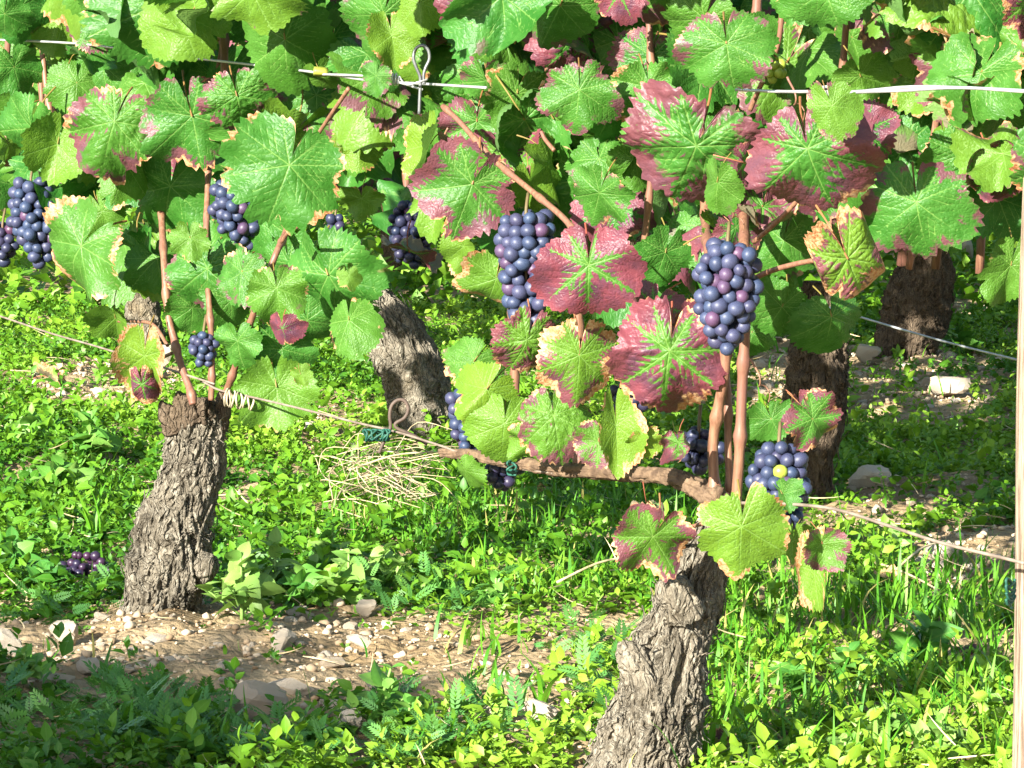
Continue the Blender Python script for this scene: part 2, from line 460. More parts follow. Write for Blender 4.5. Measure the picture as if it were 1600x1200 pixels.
F = np.stack([i*ny+j, (i+1)*ny+j, (i+1)*ny+j+1, i*ny+j+1], -1).reshape(-1, 4)
soil = obj("soil", np_mesh("soil", V, F), M_SOIL)
tag(soil, "stony tan vineyard soil under the vines", None, None, 'structure')

# bare / stony zones of the ground, as ellipses seen in the photograph: cx, cy, rx, ry, strength
BARE = [(440, 1000, 300, 72, .80), (230, 1005, 170, 70, .88), (60, 1015, 110, 60, 0.8), (640, 1085, 340, 62, 0.72), (200, 1080, 230, 34, 0.55), (985, 1225, 110, 70, 1.0), (1000, 1185, 100, 50, .8), (262, 985, 100, 45, 1.0),
        (680, 420, 110, 75, 0.85), (1430, 600, 160, 75, 0.65), (1540, 720, 110, 90, 0.35), (1520, 880, 110, 60, 0.9), (1240, 590, 90, 60, 0.8), (1500, 440, 120, 60, 0.9),
        (510, 660, 70, 45, 0.55), (150, 610, 130, 45, 0.65), (240, 590, 70, 40, 0.6), (1370, 800, 110, 40, 0.4), (100, 440, 130, 30, 0.5), (820, 760, 100, 22, 0.35)]
BIGSTONES = [(412, 1125, 105), (98, 1012, 56), (12, 1030, 52), (145, 1045, 36), (840, 1128, 54), (550, 1160, 44), (60, 1122, 36), (1475, 615, 62), (240, 592, 62), (1368, 770, 66), (1350, 575, 44), (455, 1085, 66), (590, 1085, 52), (570, 968, 40), (440, 1020, 46), (1465, 885, 58), (132, 895, 60)]
BARE += [(a, b + w * .12, w * .72, w * .40, 1.0) for a, b, w in BIGSTONES]
GRASSY = [(800, 820, 330, 70, 1.0), (960, 900, 260, 80, 0.9), (1300, 1060, 330, 150, 1.0), (760, 1080, 80, 90, 0.25), (1150, 930, 200, 70, 0.9), (140, 760, 60, 60, 0.3), (600, 820, 120, 60, 0.8), (620, 560, 60, 60, 0.4), (1480, 980, 150, 90, 0.6), (380, 1180, 300, 30, 0.15)]
def zone(Z, px, py):
    w = np.zeros(np.shape(px))
    for cx, cy, rx, ry, s in Z:
        d = ((px - cx) / rx) ** 2 + ((py - cy) / ry) ** 2
        w = np.maximum(w, s * (1 - sstep(0.45, 1.25, d)))
    return w
def scatter(n, y0=3.1, y1=8.2):
    """uniform ground points inside (and a little round) the view"""
    y = np.sqrt(rng.uniform(y0 ** 2, y1 ** 2, n))
    x = rng.uniform(-0.235, 0.205, n) * y
    px, py = to_px(x, y, 0.0)
    return x, y, px, py

# ------------------------------------------------------------------ stones
def stone_mesh(seed):
    import bmesh
    bm = bmesh.new()
    bmesh.ops.create_icosphere(bm, subdivisions=3, radius=1.0)
    r = np.random.default_rng(seed)
    pl = [(Vector(r.normal(size=3)).normalized(), r.uniform(0.40, 0.80)) for _ in range(13)]
    for v in bm.verts:
        d = v.co.normalized()
        k = 1.15
        for n, o in pl:
            c = d.dot(n)
            if c > 1e-3: k = min(k, o / c)
        v.co = d * k
    co = np.array([v.co[:] for v in bm.verts])
    nz = fbm(co[:, 0] * 2.5 + seed, co[:, 1] * 2.5, co[:, 2] * 2.5, seed, 3) - 0.5
    for v, q in zip(bm.verts, nz): v.co *= 1 + 0.14 * q
    me = bpy.data.meshes.new("stone"); bm.to_mesh(me); bm.free()
    me.materials.append(M_STONE)
    for p in me.polygons: p.use_smooth = False
    return me
STONES = [stone_mesh(s) for s in range(9)]
def put_stone(px, py, wpx, flat=0.6, parent=None, rz=None, sink=0.32):
    g = ground_at(px, py)
    s = wpx / (FPX / g.y) / 1.7
    o = obj("stone", random.choice(STONES))
    o.scale = (s, s * random.uniform(0.6, 0.95), s * flat)
    o.rotation_euler = (random.uniform(-.3, .3), random.uniform(-.3, .3), random.uniform(0, 6.28) if rz is None else rz)
    o.location = g + Vector((0, 0, s * flat * (0.55 - sink)))
    if parent: o.parent = parent
    return o
big = [(412, 1125, 105, .6, "broad pale limestone slab among shaded weeds at the bottom left"),
       (98, 1012, 56, .75, "square pinkish stone left of the nearer left trunk"),
       (12, 1030, 52, .8, "white stone at the left edge of the photo"),
       (145, 1045, 36, .75, "small angular cream stone below the square pinkish stone"),
       (840, 1128, 54, .7, "rounded pale stone beside the shaded foot of the nearest trunk"),
       (550, 1160, 44, .75, "grey stone at the bottom beside the grass tuft"),
       (60, 1122, 36, .55, "flat pale stone lying among the weeds near the lower left corner"),
       (1475, 615, 62, .5, "long flat grey stone right of the rear trunks"),
       (240, 592, 62, .7, "pale block of limestone behind the cane of the left vine"),
       (1368, 770, 66, .5, "flat stone half sunk in low weeds right of the grape bunches"),
       (1350, 575, 44, .6, "grey tilted stone right of the fork of rear trunks"),
       (455, 1085, 66, .35, "thin grey slate-like stone on the bare earth"),
       (590, 1085, 52, .6, "dull grey stone behind the broad pale slab"),
       (570, 968, 40, .6, "cream stone at the end of the gravel strip by the green weeds"),
       (440, 1020, 46, .7, "pointed cream stone on the gravel strip right of the left trunk"),
       (1465, 885, 58, .5, "cream stone on bare earth left of the wooden post"),
       (1480, 415, 56, .8, "blue grey stone in the shade behind the row at right")]
for px, py, w, fl, lab in big:
    o = put_stone(px, py, w * 1.1, fl + .15, None, random.uniform(-.3, .3), -.22)
    tag(o, lab, "stone", "loose limestone pieces on the vineyard soil")
x, y, px, py = scatter(34000)
w = zone(BARE, px, py)
cand = []
for k in range(len(x)):
    if rng.random() < w[k] ** 1.5 * 0.16 and -20 < px[k] < 1620 and py[k] < 1210:
        cand.append((float(np.clip(rng.lognormal(2.95, 0.5), 9, 48)) * (FPX / y[k] / 1400) ** 0.7, px[k], py[k]))
cand.sort(reverse=True)
for wpx, a, b in cand[:300]: put_stone(a, b, wpx, random.uniform(.45, .8), soil)
# gravel: too small to count
import bmesh
bm = bmesh.new(); bmesh.ops.create_icosphere(bm, subdivisions=1, radius=1.0)
pv = np.array([v.co[:] for v in bm.verts]); pf = np.array([[v.index for v in f.verts] for f in bm.faces]); bm.free()
parts = []
for q in range(4):
    x, y, px, py = scatter(54000)
    w = zone(BARE, px, py) * 0.9 + 0.05
    k = rng.random(len(x)) < w * 0.55
    x, y = x[k], y[k]; m = len(x)
    pl_ = rng.normal(size=(9, 3)); pl_ /= np.linalg.norm(pl_, axis=1)[:, None]; of_ = rng.uniform(.4, .85, 9)
    dt_ = pv @ pl_.T
    tv = pv * np.minimum(1.2, np.where(dt_ > .05, of_[None] / np.maximum(dt_, .05), 9).min(1))[:, None]
    s = np.clip(rng.lognormal(-6.2, 0.7, m), 0.0008, 0.009)
    a = rng.uniform(0, 6.28, m)
    Mx = np.zeros((m, 3, 3)); Mx[:, 0, 0] = np.cos(a) * s; Mx[:, 0, 1] = -np.sin(a) * s * .8; Mx[:, 1, 0] = np.sin(a) * s; Mx[:, 1, 1] = np.cos(a) * s * .8; Mx[:, 2, 2] = s * .65
    parts.append(batch(tv, pf, Mx, np.stack([x, y, gz(x, y) + s * 0.25], -1), rng.random(m)))
def mat_gravel():
    t = NT("gravel_stone")
    ti = t.attr('tint').outputs['Fac']
    c = t.mix(ti, (0.22, 0.145, 0.08), (0.48, 0.39, 0.28))
    return t.done(t.principled(c, 0.92, 0.12))
V, F, A = join(parts)
tag(obj("gravel", np_mesh("gravel", V, F, False, A), mat_gravel()), "fine cream limestone gravel and clods spread over the soil", "gravel", None, 'stuff')

# ------------------------------------------------------------------ ground cover
def leaf_tmpl(L=1.0, W=0.5, n=4, bend=0.25, fold=0.2):
    """ovate leaf along +Y, root at the origin; returns verts, tris, tpos (distance from midrib)"""
    v, tp, f = [], [], []
    for k in range(n + 1):
        t = k / n
        w = W * 0.5 * (math.sin(math.pi * min(1, t ** 0.75 * 0.97 + 0.03)) if k < n else 0.02)
        zc = bend * (t * 0.6 - t * t)
        v += [(-w, t * L, zc + fold * w), (0, t * L, zc), (w, t * L, zc + fold * w)]; tp += [1, 0, 1]
    for k in range(n):
        a = k * 3
        f += [(a, a+1, a+4), (a, a+4, a+3), (a+1, a+2, a+5), (a+1, a+5, a+4)]
    return np.array(v), np.array(f), np.array(tp, float)
def rotm(az, el, roll):
    """local +Y points to azimuth az at elevation el"""
    ca, sa, ce, se, cr, sr = np.cos(az), np.sin(az), np.cos(el), np.sin(el), np.cos(roll), np.sin(roll)
    y = np.stack([ca * ce, sa * ce, se], -1)
    x0 = np.stack([sa, -ca, 0 * ca], -1)
    z0 = np.cross(x0, y)
    x = x0 * cr[:, None] + z0 * sr[:, None]
    z = np.cross(x, y)
    return np.stack([x, y, z], -1)
def rosettes(x, y, h, size, nl, tm, tintb, spread=0.5):
    """clumps of small leaves: nl leaves round each point"""
    m = len(x)
    az = (rng.uniform(0, 6.28, m)[:, None] + np.arange(nl)[None] * 2.4 + rng.normal(0, .3, (m, nl))).ravel()
    lev = np.tile(np.arange(nl) / max(1, nl - 1), (m, 1)).ravel()
    el = (0.15 + 0.7 * lev + rng.normal(0, .3, m * nl)) * spread * 1.6
    S = np.repeat(size, nl) * rng.uniform(.6, 1.15, m * nl) * (1.05 - .35 * lev)
    off = 0.35 * np.repeat(size, nl) * (1 - lev)
    T = np.stack([np.repeat(x, nl) + np.cos(az) * off * .5, np.repeat(y, nl) + np.sin(az) * off * .5, np.repeat(gz(x, y), nl) + np.repeat(h, nl) * (0.25 + .75 * lev)], -1)
    Mx = rotm(az, el + rng.normal(0, .35, m * nl), rng.normal(0, .6, m * nl)) * S[:, None, None]
    ti = np.clip(np.repeat(tintb, nl) + rng.normal(0, .14, m * nl) + .12 * (lev - .5), 0, 1)
    return batch(tm[0], tm[1], Mx, T, ti, tm[2])
T3 = leaf_tmpl(1, .62, 3, .25, .25); T2 = leaf_tmpl(1, .8, 2, .2, .2)
parts = []
for (N, lo, hi, hmax, nl, tm) in ((53000, .008, .017, .028, 7, T3), (14500, .013, .028, .05, 7, T3), (21000, .006, .012, .018, 6, T2)):
    x, y, px, py = scatter(N)
    veg = np.clip(1 - 1.15 * zone(BARE, px, py), 0, 1) ** 1.5 * (1 - 0.42 * zone(GRASSY, px, py))
    veg *= sstep(0.27, 0.42, fbm(x * 5.0, y * 5.0, 0, 31 + nl * 3, 3))
    k = rng.random(N) < np.clip(veg + 0.012, 0, 1) * np.where(y > 6, .75, 1)
    x, y = x[k], y[k]; m = len(x)
    t0 = np.clip(fbm(x * 2.4, y * 2.4, 0, 77, 2) * 1.6 - .25 + rng.normal(0, .1, m), 0, 1)
    parts.append(rosettes(x, y, rng.uniform(.2, 1, m) ** 1.5 * hmax, rng.uniform(lo, hi, m), nl, tm, t0))
x, y, px, py = scatter(10000, 8.0, 16)
parts.append(rosettes(x, y, rng.uniform(.02, .08, len(x)), rng.uniform(.03, .06, len(x)), 5, T2, rng.uniform(.2, .8, len(x))))
V, F, A = join(parts)
tag(obj("ground_cover", np_mesh("ground_cover", V, F, True, A), M_COVER), "low chickweed and small leaved weeds covering the soil", "weeds", None, 'stuff')
# feathery weeds in the shade along the bottom
def feather():
    v, f, tp = [], [], []
    lt = leaf_tmpl(1, .45, 2, .1, .1)
    b = 0
    for k in range(7):
        t = 0.2 + k * .12
        for s in (-1, 1):
            L = .30 * (1 - abs(t - .5) * .9)
            a = s * (1.0 - .35 * t)
            c, n = math.cos(a), math.sin(a)
            for p in lt[0]:
                q = p * L
                v.append((q[0] * c + q[1] * n, t - q[0] * n + q[1] * c, q[2] + .2 * (t * .8 - t * t)))
            f += [tuple(z + b for z in ff) for ff in lt[1]]; b += len(lt[0]); tp += list(lt[2])
    return np.array(v), np.array(f), np.array(tp)
FT = feather()
FERN = [(300, 1150, 330, 60, 1.0), (620, 1150, 240, 50, .9), (660, 960, 130, 45, .7), (900, 1080, 100, 80, .6), (120, 940, 80, 40, .5)]
x, y, px, py = scatter(12000, 3.1, 5.2)
k = rng.random(len(x)) < zone(FERN, px, py) * .4 * (1 - .9 * zone(BARE, px, py))
x, y = x[k], y[k]; m = len(x)
V, F, A = rosettes(x, y, rng.uniform(.1, 1, m) * .035, rng.uniform(.028, .05, m), 5, FT, rng.uniform(.2, .8, m), .4)
tag(obj("feathery_weeds", np_mesh("feathery_weeds", V, F, True, A), M_FERNY), "bluish green feathery weed leaves in the shade along the bottom", "weeds", None, 'stuff')

# grass
def blade_tmpl(n, bend):
    v, f, tp = [], [], []
    for k in range(n + 1):
        t = k / n
        w = .5 * (1 - t ** 2.2) * (.55 + .45 * min(1, t * 4)) + .012
        yb = bend * t * t; zb = t - .35 * bend * t ** 3
        v += [(-w, yb, zb + .0), (w, yb, zb)]; tp += [.6, .6]
    for k in range(n):
        a = 2 * k; f += [(a, a+1, a+3), (a, a+3, a+2)]
    return np.array(v), np.array(f), np.array(tp)
def grass_batch(x, y, z, h, wd, tint, bend, n=5):
    m = len(x)
    tm = blade_tmpl(n, bend)
    a = rng.uniform(0, 6.28, m); lean = rng.normal(0, .32, m)
    Mx = np.zeros((m, 3, 3))
    X_ = np.stack([np.cos(a), np.sin(a), 0 * a], -1); Y_ = np.stack([-np.sin(a), np.cos(a), 0 * a], -1)
    Zb = np.stack([-np.sin(a) * np.sin(lean), np.cos(a) * np.sin(lean), np.cos(lean)], -1)
    Mx[:, :, 0] = X_ * wd[:, None]; Mx[:, :, 1] = Y_ * h[:, None]; Mx[:, :, 2] = Zb * h[:, None]
    return batch(tm[0], tm[1], Mx, np.stack([x, y, z], -1), tint, tm[2])
parts = []
for bend in (.15, .45, .8):
    x, y, px, py = scatter(34000, 3.1, 7.5)
    w = zone(GRASSY, px, py) * sstep(.28, .5, fbm(x * 9, y * 9, 0, 55, 2)) + .012
    k = rng.random(len(x)) < w * .72
    x, y, px, py = x[k], y[k], px[k], py[k]; m = len(x)
    h = rng.uniform(.022, .068, m) * np.where(px > 1050, 1.05, .85)
    parts.append(grass_batch(x, y, gz(x, y) - .004, h, rng.uniform(.0022, .0055, m), np.clip(rng.normal(.55, .25, m), 0, 1), bend))
V, F, A = join(parts)
tag(obj("grass", np_mesh("grass", V, F, True, A), M_GRASS), "bright green grass growing between and under the vines", "grass", None, 'stuff')

# straw and litter strewn over the ground
parts = []
x, y, px, py = scatter(1100, 3.1, 8)
m = len(x)
tm = blade_tmpl(4, .25)
Mx = rotm(rng.uniform(0, 6.28, m), rng.normal(.05, .12, m), rng.uniform(0, 3, m))
Mx = np.stack([Mx[:, :, 0] * .0016, Mx[:, :, 2] * .05, Mx[:, :, 1] * rng.uniform(.02, .07, m)[:, None]], -1)
V, F, A = batch(tm[0], tm[1], Mx, np.stack([x, y, gz(x, y) + rng.uniform(.002, .03, m)], -1), rng.random(m), tm[2])
tag(obj("straw_litter", np_mesh("straw_litter", V, F, True, A), M_STRAW), "dry straw stalks scattered through the weeds", "straw", None, 'stuff')

# ------------------------------------------------------------------ broad leaved weeds (things)
def toothed_leaf(L, W):
    n = 12
    v, tp, f = [], [], []
    for k in range(n + 1):
        t = k / n
        w = W * .5 * math.sin(math.pi * min(1, t ** .72 * .98 + .02)) ** .85 * (1 + .10 * (k % 2)) if k < n else .01 * W
        zc = -.30 * L * t * t + .12 * L * t
        v += [(-w, t * L - .02 * L * (k % 2), zc + .22 * w), (-w * .5, t * L, zc + .15 * w), (0, t * L, zc - .02 * L), (w * .5, t * L, zc + .15 * w), (w, t * L - .02 * L * (k % 2), zc + .22 * w)]
        tp += [1, .5, 0, .5, 1]
    for k in range(n):
        a = k * 5
        for q in range(4): f.append((a+q, a+q+1, a+q+6, a+q+5))
    return np_mesh("weed_leaf", v, f, True, {'tpos': tp, 'tint': np.full(len(v), .5)})
WL = []
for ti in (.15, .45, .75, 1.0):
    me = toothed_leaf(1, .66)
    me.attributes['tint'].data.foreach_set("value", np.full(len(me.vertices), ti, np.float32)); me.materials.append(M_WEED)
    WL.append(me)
M_WSTEM = mat_simple("weed_stem", (0.13, 0.24, 0.05), (0.20, 0.32, 0.08), 40, .5)
def weed(px, py, hpx, lpx, pairs, label, tint=2, lean=0.0, branch=5):
    g = ground_at(px, py); s = FPX / g.y
    H, L = hpx / s, lpx / s
    t = thing("weed_plant", label, "weed", g - Vector((0, 0, .004)), "broad leaved weeds between the vines")
    dx, dy = lean * H, random.uniform(-.2, .2) * H
    obj("stem", tube_mesh("weed_stem", [(0, 0, 0), (dx * .3, dy * .3, H * .5), (dx, dy, H)], [.0022, .0019, .0012], 8, 6), M_WSTEM, t)
    a0 = random.uniform(0, 3)
    pairs += 2; L = L * .85
    for k in range(pairs):
        f = .18 + .82 * (k + 1) / pairs
        for s2 in (0, 1):
            o = obj("leaf", WL[min(3, max(0, tint + random.choice((-1, 0, 0, 1))))], None, t)
            az = a0 + k * 1.57 + s2 * math.pi + random.uniform(-.3, .3)
            el = (.05 + .5 * f) + random.gauss(0, .5)
            z = H * f
            l = L * (1.0 - .45 * f * (f > .75)) * random.uniform(.8, 1.1)
            m = rotm(np.array([az]), np.array([el]), np.array([random.gauss(0, .6)]))[0]
            o.matrix_local = Matrix.Translation((dx * f * f, dy * f * f, z)) @ Matrix([list(r) for r in m]).to_4x4() @ Matrix.Scale(l, 4)
    for b in range(branch):
        az = a0 + b * 6.283 / branch + random.uniform(-.4, .4); z0 = H * random.uniform(.1, .4); bl = H * random.uniform(.5, .8)
        tipb = Vector((math.cos(az) * bl * .75, math.sin(az) * bl * .75, z0 + bl * .6))
        obj("stem", tube_mesh("weed_stem", [(0, 0, z0), tuple(tipb * .5 + Vector((0, 0, z0 * .4))), tuple(tipb)], [.0015, .0013, .0009], 6, 5), M_WSTEM, t)
        for q in range(5):
            a2 = az + q * 2.4
            m = rotm(np.array([a2]), np.array([random.gauss(.2, .5)]), np.array([random.gauss(0, .6)]))[0]
            o = obj("leaf", WL[min(3, max(0, tint + random.choice((-1, 0, 0, 1))))], None, t)
            pz = tipb * (.55 + .1 * q)
            o.matrix_local = Matrix.Translation(pz) @ Matrix([list(r) for r in m]).to_4x4() @ Matrix.Scale(L * random.uniform(.5, .85), 4)
    return t
for a in [(378, 968, 105, 66, 5, "tall bright weed with toothed leaves right beside the left trunk", 3),
          (430, 940, 95, 60, 5, "bright bushy weed touching the tall weed by the left trunk", 3),
          (600, 930, 80, 60, 5, "bright leafy weed in front of the straw heap", 3),
          (520, 905, 80, 52, 5, "pale weed half hidden behind the weed with upright leaves", 2),
          (470, 955, 70, 55, 4, "leafy weed just right of the tall bright weed by the left trunk", 1),
          (545, 945, 90, 58, 4, "weed with upright pale leaves at the far end of the gravel strip", 3),
          (690, 950, 46, 62, 3, "low weed with large oval dull leaves in front of the grass strip", 1),
          (775, 960, 62, 44, 4, "bluish weed with a bare stem in front of the straw", 1),
          (95, 790, 62, 58, 4, "pale green weed by the left edge below the low wire", 2),
          (140, 720, 76, 62, 4, "greyish weed with long leaves left of the left trunk", 1),
          (50, 700, 50, 46, 4, "small weed behind the greyish weed at the left edge", 2),
          (20, 905, 60, 60, 5, "dark weed clump at the left edge beside the fallen bunch", 0),  # dark green weeds, tinted darkest to stand in for shade in this corner
          (70, 930, 40, 52, 4, "dark low weed in front of the fallen grape bunch", 0),  # darkest tint again in place of cast shade
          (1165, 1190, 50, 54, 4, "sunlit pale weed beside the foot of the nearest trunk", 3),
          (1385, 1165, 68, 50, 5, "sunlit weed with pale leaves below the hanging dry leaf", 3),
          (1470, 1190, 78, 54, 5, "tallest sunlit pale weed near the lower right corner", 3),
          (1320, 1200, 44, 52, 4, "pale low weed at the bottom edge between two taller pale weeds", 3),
          (1240, 1080, 46, 62, 3, "mid green weed in the grass right of the nearest trunk", 1),
          (1330, 1075, 60, 60, 3, "weed with wide matt leaves below the dangling brown leaf", 1),
          (1430, 1050, 76, 84, 3, "dark weed with broad drooping leaves left of the post", 0, .25),
          (590, 1130, 110, 62, 4, "shaded weed with round leaves on the bare earth", 1, .2),
          (640, 1150, 60, 56, 3, "round leaved weed beside the grass tuft on bare earth", 1),
          (500, 1190, 60, 70, 4, "dark green weed in front of the broad pale slab", 0),
          (230, 1105, 40, 40, 3, "small leafy weed in sun below the gravel strip", 2),
          (300, 1195, 60, 66, 4, "dark weed at the bottom edge below the pale flat stone", 0),
          (40, 1090, 52, 46, 4, "weed patch in sun at the lower left edge", 2),
          (1500, 560, 46, 44, 4, "weed at the foot of the row behind the thin wire at right", 1),
          (1400, 880, 46, 36, 4, "weed under the low wire right of the hanging leaves", 2),
          (1550, 800, 50, 40, 4, "weed clump in front of the post near the low wire", 1)]:
    weed(*a)
# grass tufts (things)
def tuft(px, py, hpx, n, label):
    g = ground_at(px, py); s = FPX / g.y; H = hpx / s
    t = thing("grass_tuft", label, "grass tuft", g, "single tufts of grass")
    for k in range(n):
        b = blade_tmpl(6, random.choice((.25, .5, .8)))
        me = np_mesh("blade", b[0] * np.array([.006, H, H]) * random.uniform(.6, 1.1), b[1], True, {'tpos': b[2], 'tint': np.full(len(b[0]), random.uniform(.4, .9))})
        o = obj("blade", me, M_GRASS, t)
        o.rotation_euler = (random.uniform(-.4, .4), random.uniform(-.4, .4), random.uniform(0, 6.28))
        o.location = (random.uniform(-.006, .006), random.uniform(-.006, .006), -.003)
for a in [(700, 1185, 120, 12, "bright grass tuft on the bare earth at the bottom centre"), (845, 1100, 110, 7, "thin tall grass tuft left of the nearest trunk"),
          (545, 1150, 60, 6, "small grass tuft in front of the grey stone"), (1100, 1195, 130, 10, "grass tuft growing against the right foot of the nearest trunk"),
          (1560, 1190, 130, 12, "tall grass tuft against the wooden post"), (150, 850, 110, 8, "tall grass stems left of the left trunk")]:
    tuft(*a)

# ------------------------------------------------------------------ vine leaf meshes
LOBES0 = [(0, .655), (56, .61), (-56, .61), (110, .53), (-110, .53), (150, .46), (-150, .46)]
def leaf_mesh(seed, NR, NA, cup=0, fold=0, droop=0, wave=0, twist=0, rug=.006, k=.16, sinus=.10, curl=0, roll=0, puck=.004):
    r_ = np.random.default_rng(seed)
    lob = [(math.radians(a + r_.normal(0, 5)), L * r_.uniform(.87, 1.10)) for a, L in LOBES0]
    th = np.linspace(-np.pi, np.pi, NA)
    rr = np.zeros(NA)
    for a, L in lob:
        d = (th - a + np.pi) % (2 * np.pi) - np.pi
        rr = np.maximum(rr, L * (1 - k * (d / math.radians(58)) ** 2 - .05 * np.abs(d)))
    ker = np.array([.25, .5, .25])
    rr = np.convolve(np.pad(rr, 1, 'edge'), ker, 'valid')
    nt = 38 + seed % 3 * 4
    ph = th / (2 * np.pi) * nt + .35 * np.sin(th * 3 + seed)
    tri = np.abs((ph % 1) - .5) * 2
    rr = rr * (1 - .115 * tri * (.15 + 1.2 * vnoise(th * 7, seed, 0, 3))) * (1 + .16 * (vnoise(th * 2.5, seed, 2, 5) - .5))
    for q in range(r_.integers(0, 4)):
        rr = rr * (1 - r_.uniform(.06, .24) * np.exp(-((th - r_.uniform(-2.6, 2.6)) / r_.uniform(.04, .10)) ** 2))
    rr *= 1 - (1 - sinus) * (1 - sstep(0, .20, np.pi - np.abs(th)))
    fr = np.linspace(0, 1, NR) ** .9
    rad = fr[:, None] * rr[None]
    x = rad * np.sin(th)[None]; y = rad * np.cos(th)[None]
    x, y = x.ravel(), y.ravel()
    # veins
    segs = []
    for a, L in lob:
        L = L * .97
        c, s = math.sin(a), math.cos(a)
        segs.append((0, 0, c * L, s * L, .034, .004))
        for q, t in enumerate(np.arange(.16, .93, .135)):
            for sd in (-1, 1):
                b = a + sd * math.radians(46 + r_.normal(0, 4)); l = L * (.46 * (1 - t) + .10)
                tt = t + (.05 if sd > 0 else 0)
                segs.append((c * L * tt, s * L * tt, c * L * tt + math.sin(b) * l, s * L * tt + math.cos(b) * l, .014, .001))
    vg = np.full(len(x), -1.0); vd = np.full(len(x), 9.0)
    for x0, y0, x1, y1, w0, w1 in segs:
        dx, dy = x1 - x0, y1 - y0
        t = np.clip(((x - x0) * dx + (y - y0) * dy) / (dx * dx + dy * dy), 0, 1)
        d = np.hypot(x - x0 - t * dx, y - y0 - t * dy)
        vg = np.maximum(vg, w0 * (1 - t * (1.0 if w0 > .03 else 1.7)) + w1 - d - .02 * (t >= 1))
        vd = np.minimum(vd, d * (1.0 if w0 > .03 else 1.5))
    ed = (np.repeat(rr[None], NR, 0) - rad).ravel()
    lp = np.stack([x, y, 0 * x], -1)
    # relief and posture
    rho = np.hypot(x, y); tha = np.arctan2(x, y)
    z = rug * np.minimum(vd / .045, 1) ** .7 * sstep(0, .08, rho) + rug * 1.2 * (fbm(x * 9 + seed, y * 9, 0, seed, 2) - .5)
    z = z + puck * (fbm(x * 15 + seed, y * 15, 1, seed, 2) - .5) * 1.6
    z = z - cup * rho ** 2 - fold * (np.sqrt(x * x + .002) - .045) + wave * rho ** 2 * 2 * np.sin(tha * 5 + seed) + .10 * (fbm(x * 2.2 + 3 * seed, y * 2.2, 0, seed, 2) - .5)
    z = z + twist * x * y
    if curl:   # margins roll inwards
        z = z + curl * sstep(.28, .62, rho) * .3
        sc = 1 - curl * .38 * sstep(.25, .65, rho); x, y = x * sc, y * sc
    if roll:   # roll about the midrib like a half tube
        an = x * roll; x = np.where(abs(roll) > 1e-6, np.sin(an) / roll, x); z = z + (1 - np.cos(an)) / roll
    if droop:  # bend the blade downwards towards the tip
        an = np.maximum(y + .1, 0) * droop * 1.6
        y2 = np.where(y > -.1, np.sin(an) / (droop * 1.6) - .1, y)
        z = z - np.where(y > -.1, (1 - np.cos(an)) / (droop * 1.6), 0); y = y2
    V = np.stack([x, y, z], -1)
    i, j = np.meshgrid(np.arange(NR - 1), np.arange(NA - 1), indexing='ij')
    F = np.stack([i*NA+j, i*NA+j+1, (i+1)*NA+j+1, (i+1)*NA+j], -1).reshape(-1, 4)
    pet = np.zeros(len(V))
    pv_, pf_, _ = tube([(0, 0, -.004), (0.01, -.14, -.05), (.03, -.32, -.20), (.05, -.42, -.42)], [.011, .010, .010, .013], 8, 6, None, False)
    F = np.vstack([F, pf_ + len(V)])
    npv = len(pv_)
    V = np.vstack([V, pv_])
    A = {'vg': np.append(vg, np.full(npv, -.1)), 'vd': np.append(vd, np.full(npv, .1)), 'ed': np.append(ed, np.full(npv, .3)), 'pet': np.append(pet, np.ones(npv)), 'lp': np.vstack([lp, np.zeros((npv, 3))])}
    me = np_mesh("leaf", V, F, True, A)
    me.materials.append(M_LEAF)
    return me
KINDS = [dict(cup=.25, fold=.10, wave=.06, droop=.15), dict(cup=-.10, fold=.22, wave=.09, twist=-.25), dict(fold=.60, cup=.1, wave=.05), dict(fold=-.50, wave=.09), dict(droop=.85, cup=.2, wave=.10),
         dict(curl=.9, wave=.18, rug=.02), dict(wave=.22, cup=.15, twist=.45, k=.3), dict(rug=.014, cup=.45, wave=.10, puck=.022, droop=.25), dict(k=.5, wave=.09, cup=.15, fold=.16), dict(k=.6, droop=1.0, wave=.14),
         dict(roll=3.0, wave=.10), dict(roll=-3.2, droop=.7, wave=.12, rug=.02), dict(k=.75, fold=.3, droop=.4, wave=.12, twist=.3), dict(cup=.7, wave=.16, k=.35, puck=.012), dict(roll=1.8, k=.4, droop=.5, wave=.12), dict(fold=.35, twist=-.6, wave=.14, k=.45)]
def vary(var, seed):
    r_ = random.Random(seed * 7 + 1)
    kd = dict(KINDS[var])
    kd['cup'] = kd.get('cup', 0) + r_.gauss(0, .14); kd['fold'] = kd.get('fold', 0) + r_.gauss(0, .12); kd['twist'] = kd.get('twist', 0) + r_.gauss(0, .28)
    kd['wave'] = kd.get('wave', .06) * r_.uniform(.8, 1.8); kd['k'] = kd.get('k', .16) * r_.uniform(.6, 2.2); kd['sinus'] = r_.uniform(.05, .3)
    if 'droop' in kd or r_.random() < .5: kd['droop'] = max(.05, kd.get('droop', 0) + abs(r_.gauss(0, .25)))
    kd['puck'] = kd.get('puck', .004) * r_.uniform(.7, 1.8)
    return kd
NK = len(KINDS)
HI = [leaf_mesh(40 + q, 24, 140, **vary(q % NK, 40 + q)) for q in range(2 * NK)]
LO = [leaf_mesh(80 + q, 9, 68, **vary(q % NK, 80 + q)) for q in range(2 * NK)]
def leaf_matrix(p, tipdir, normal, width, sy=1.0):
    yv = tipdir.normalized(); zv = normal - yv * normal.dot(yv); zv.normalize(); xv = yv.cross(zv)
    m = Matrix((xv, yv, zv)).transposed().to_4x4()
    return Matrix.Translation(p) @ m @ Matrix.Diagonal((width, width * sy, width, 1))
VINE_LOC = {}
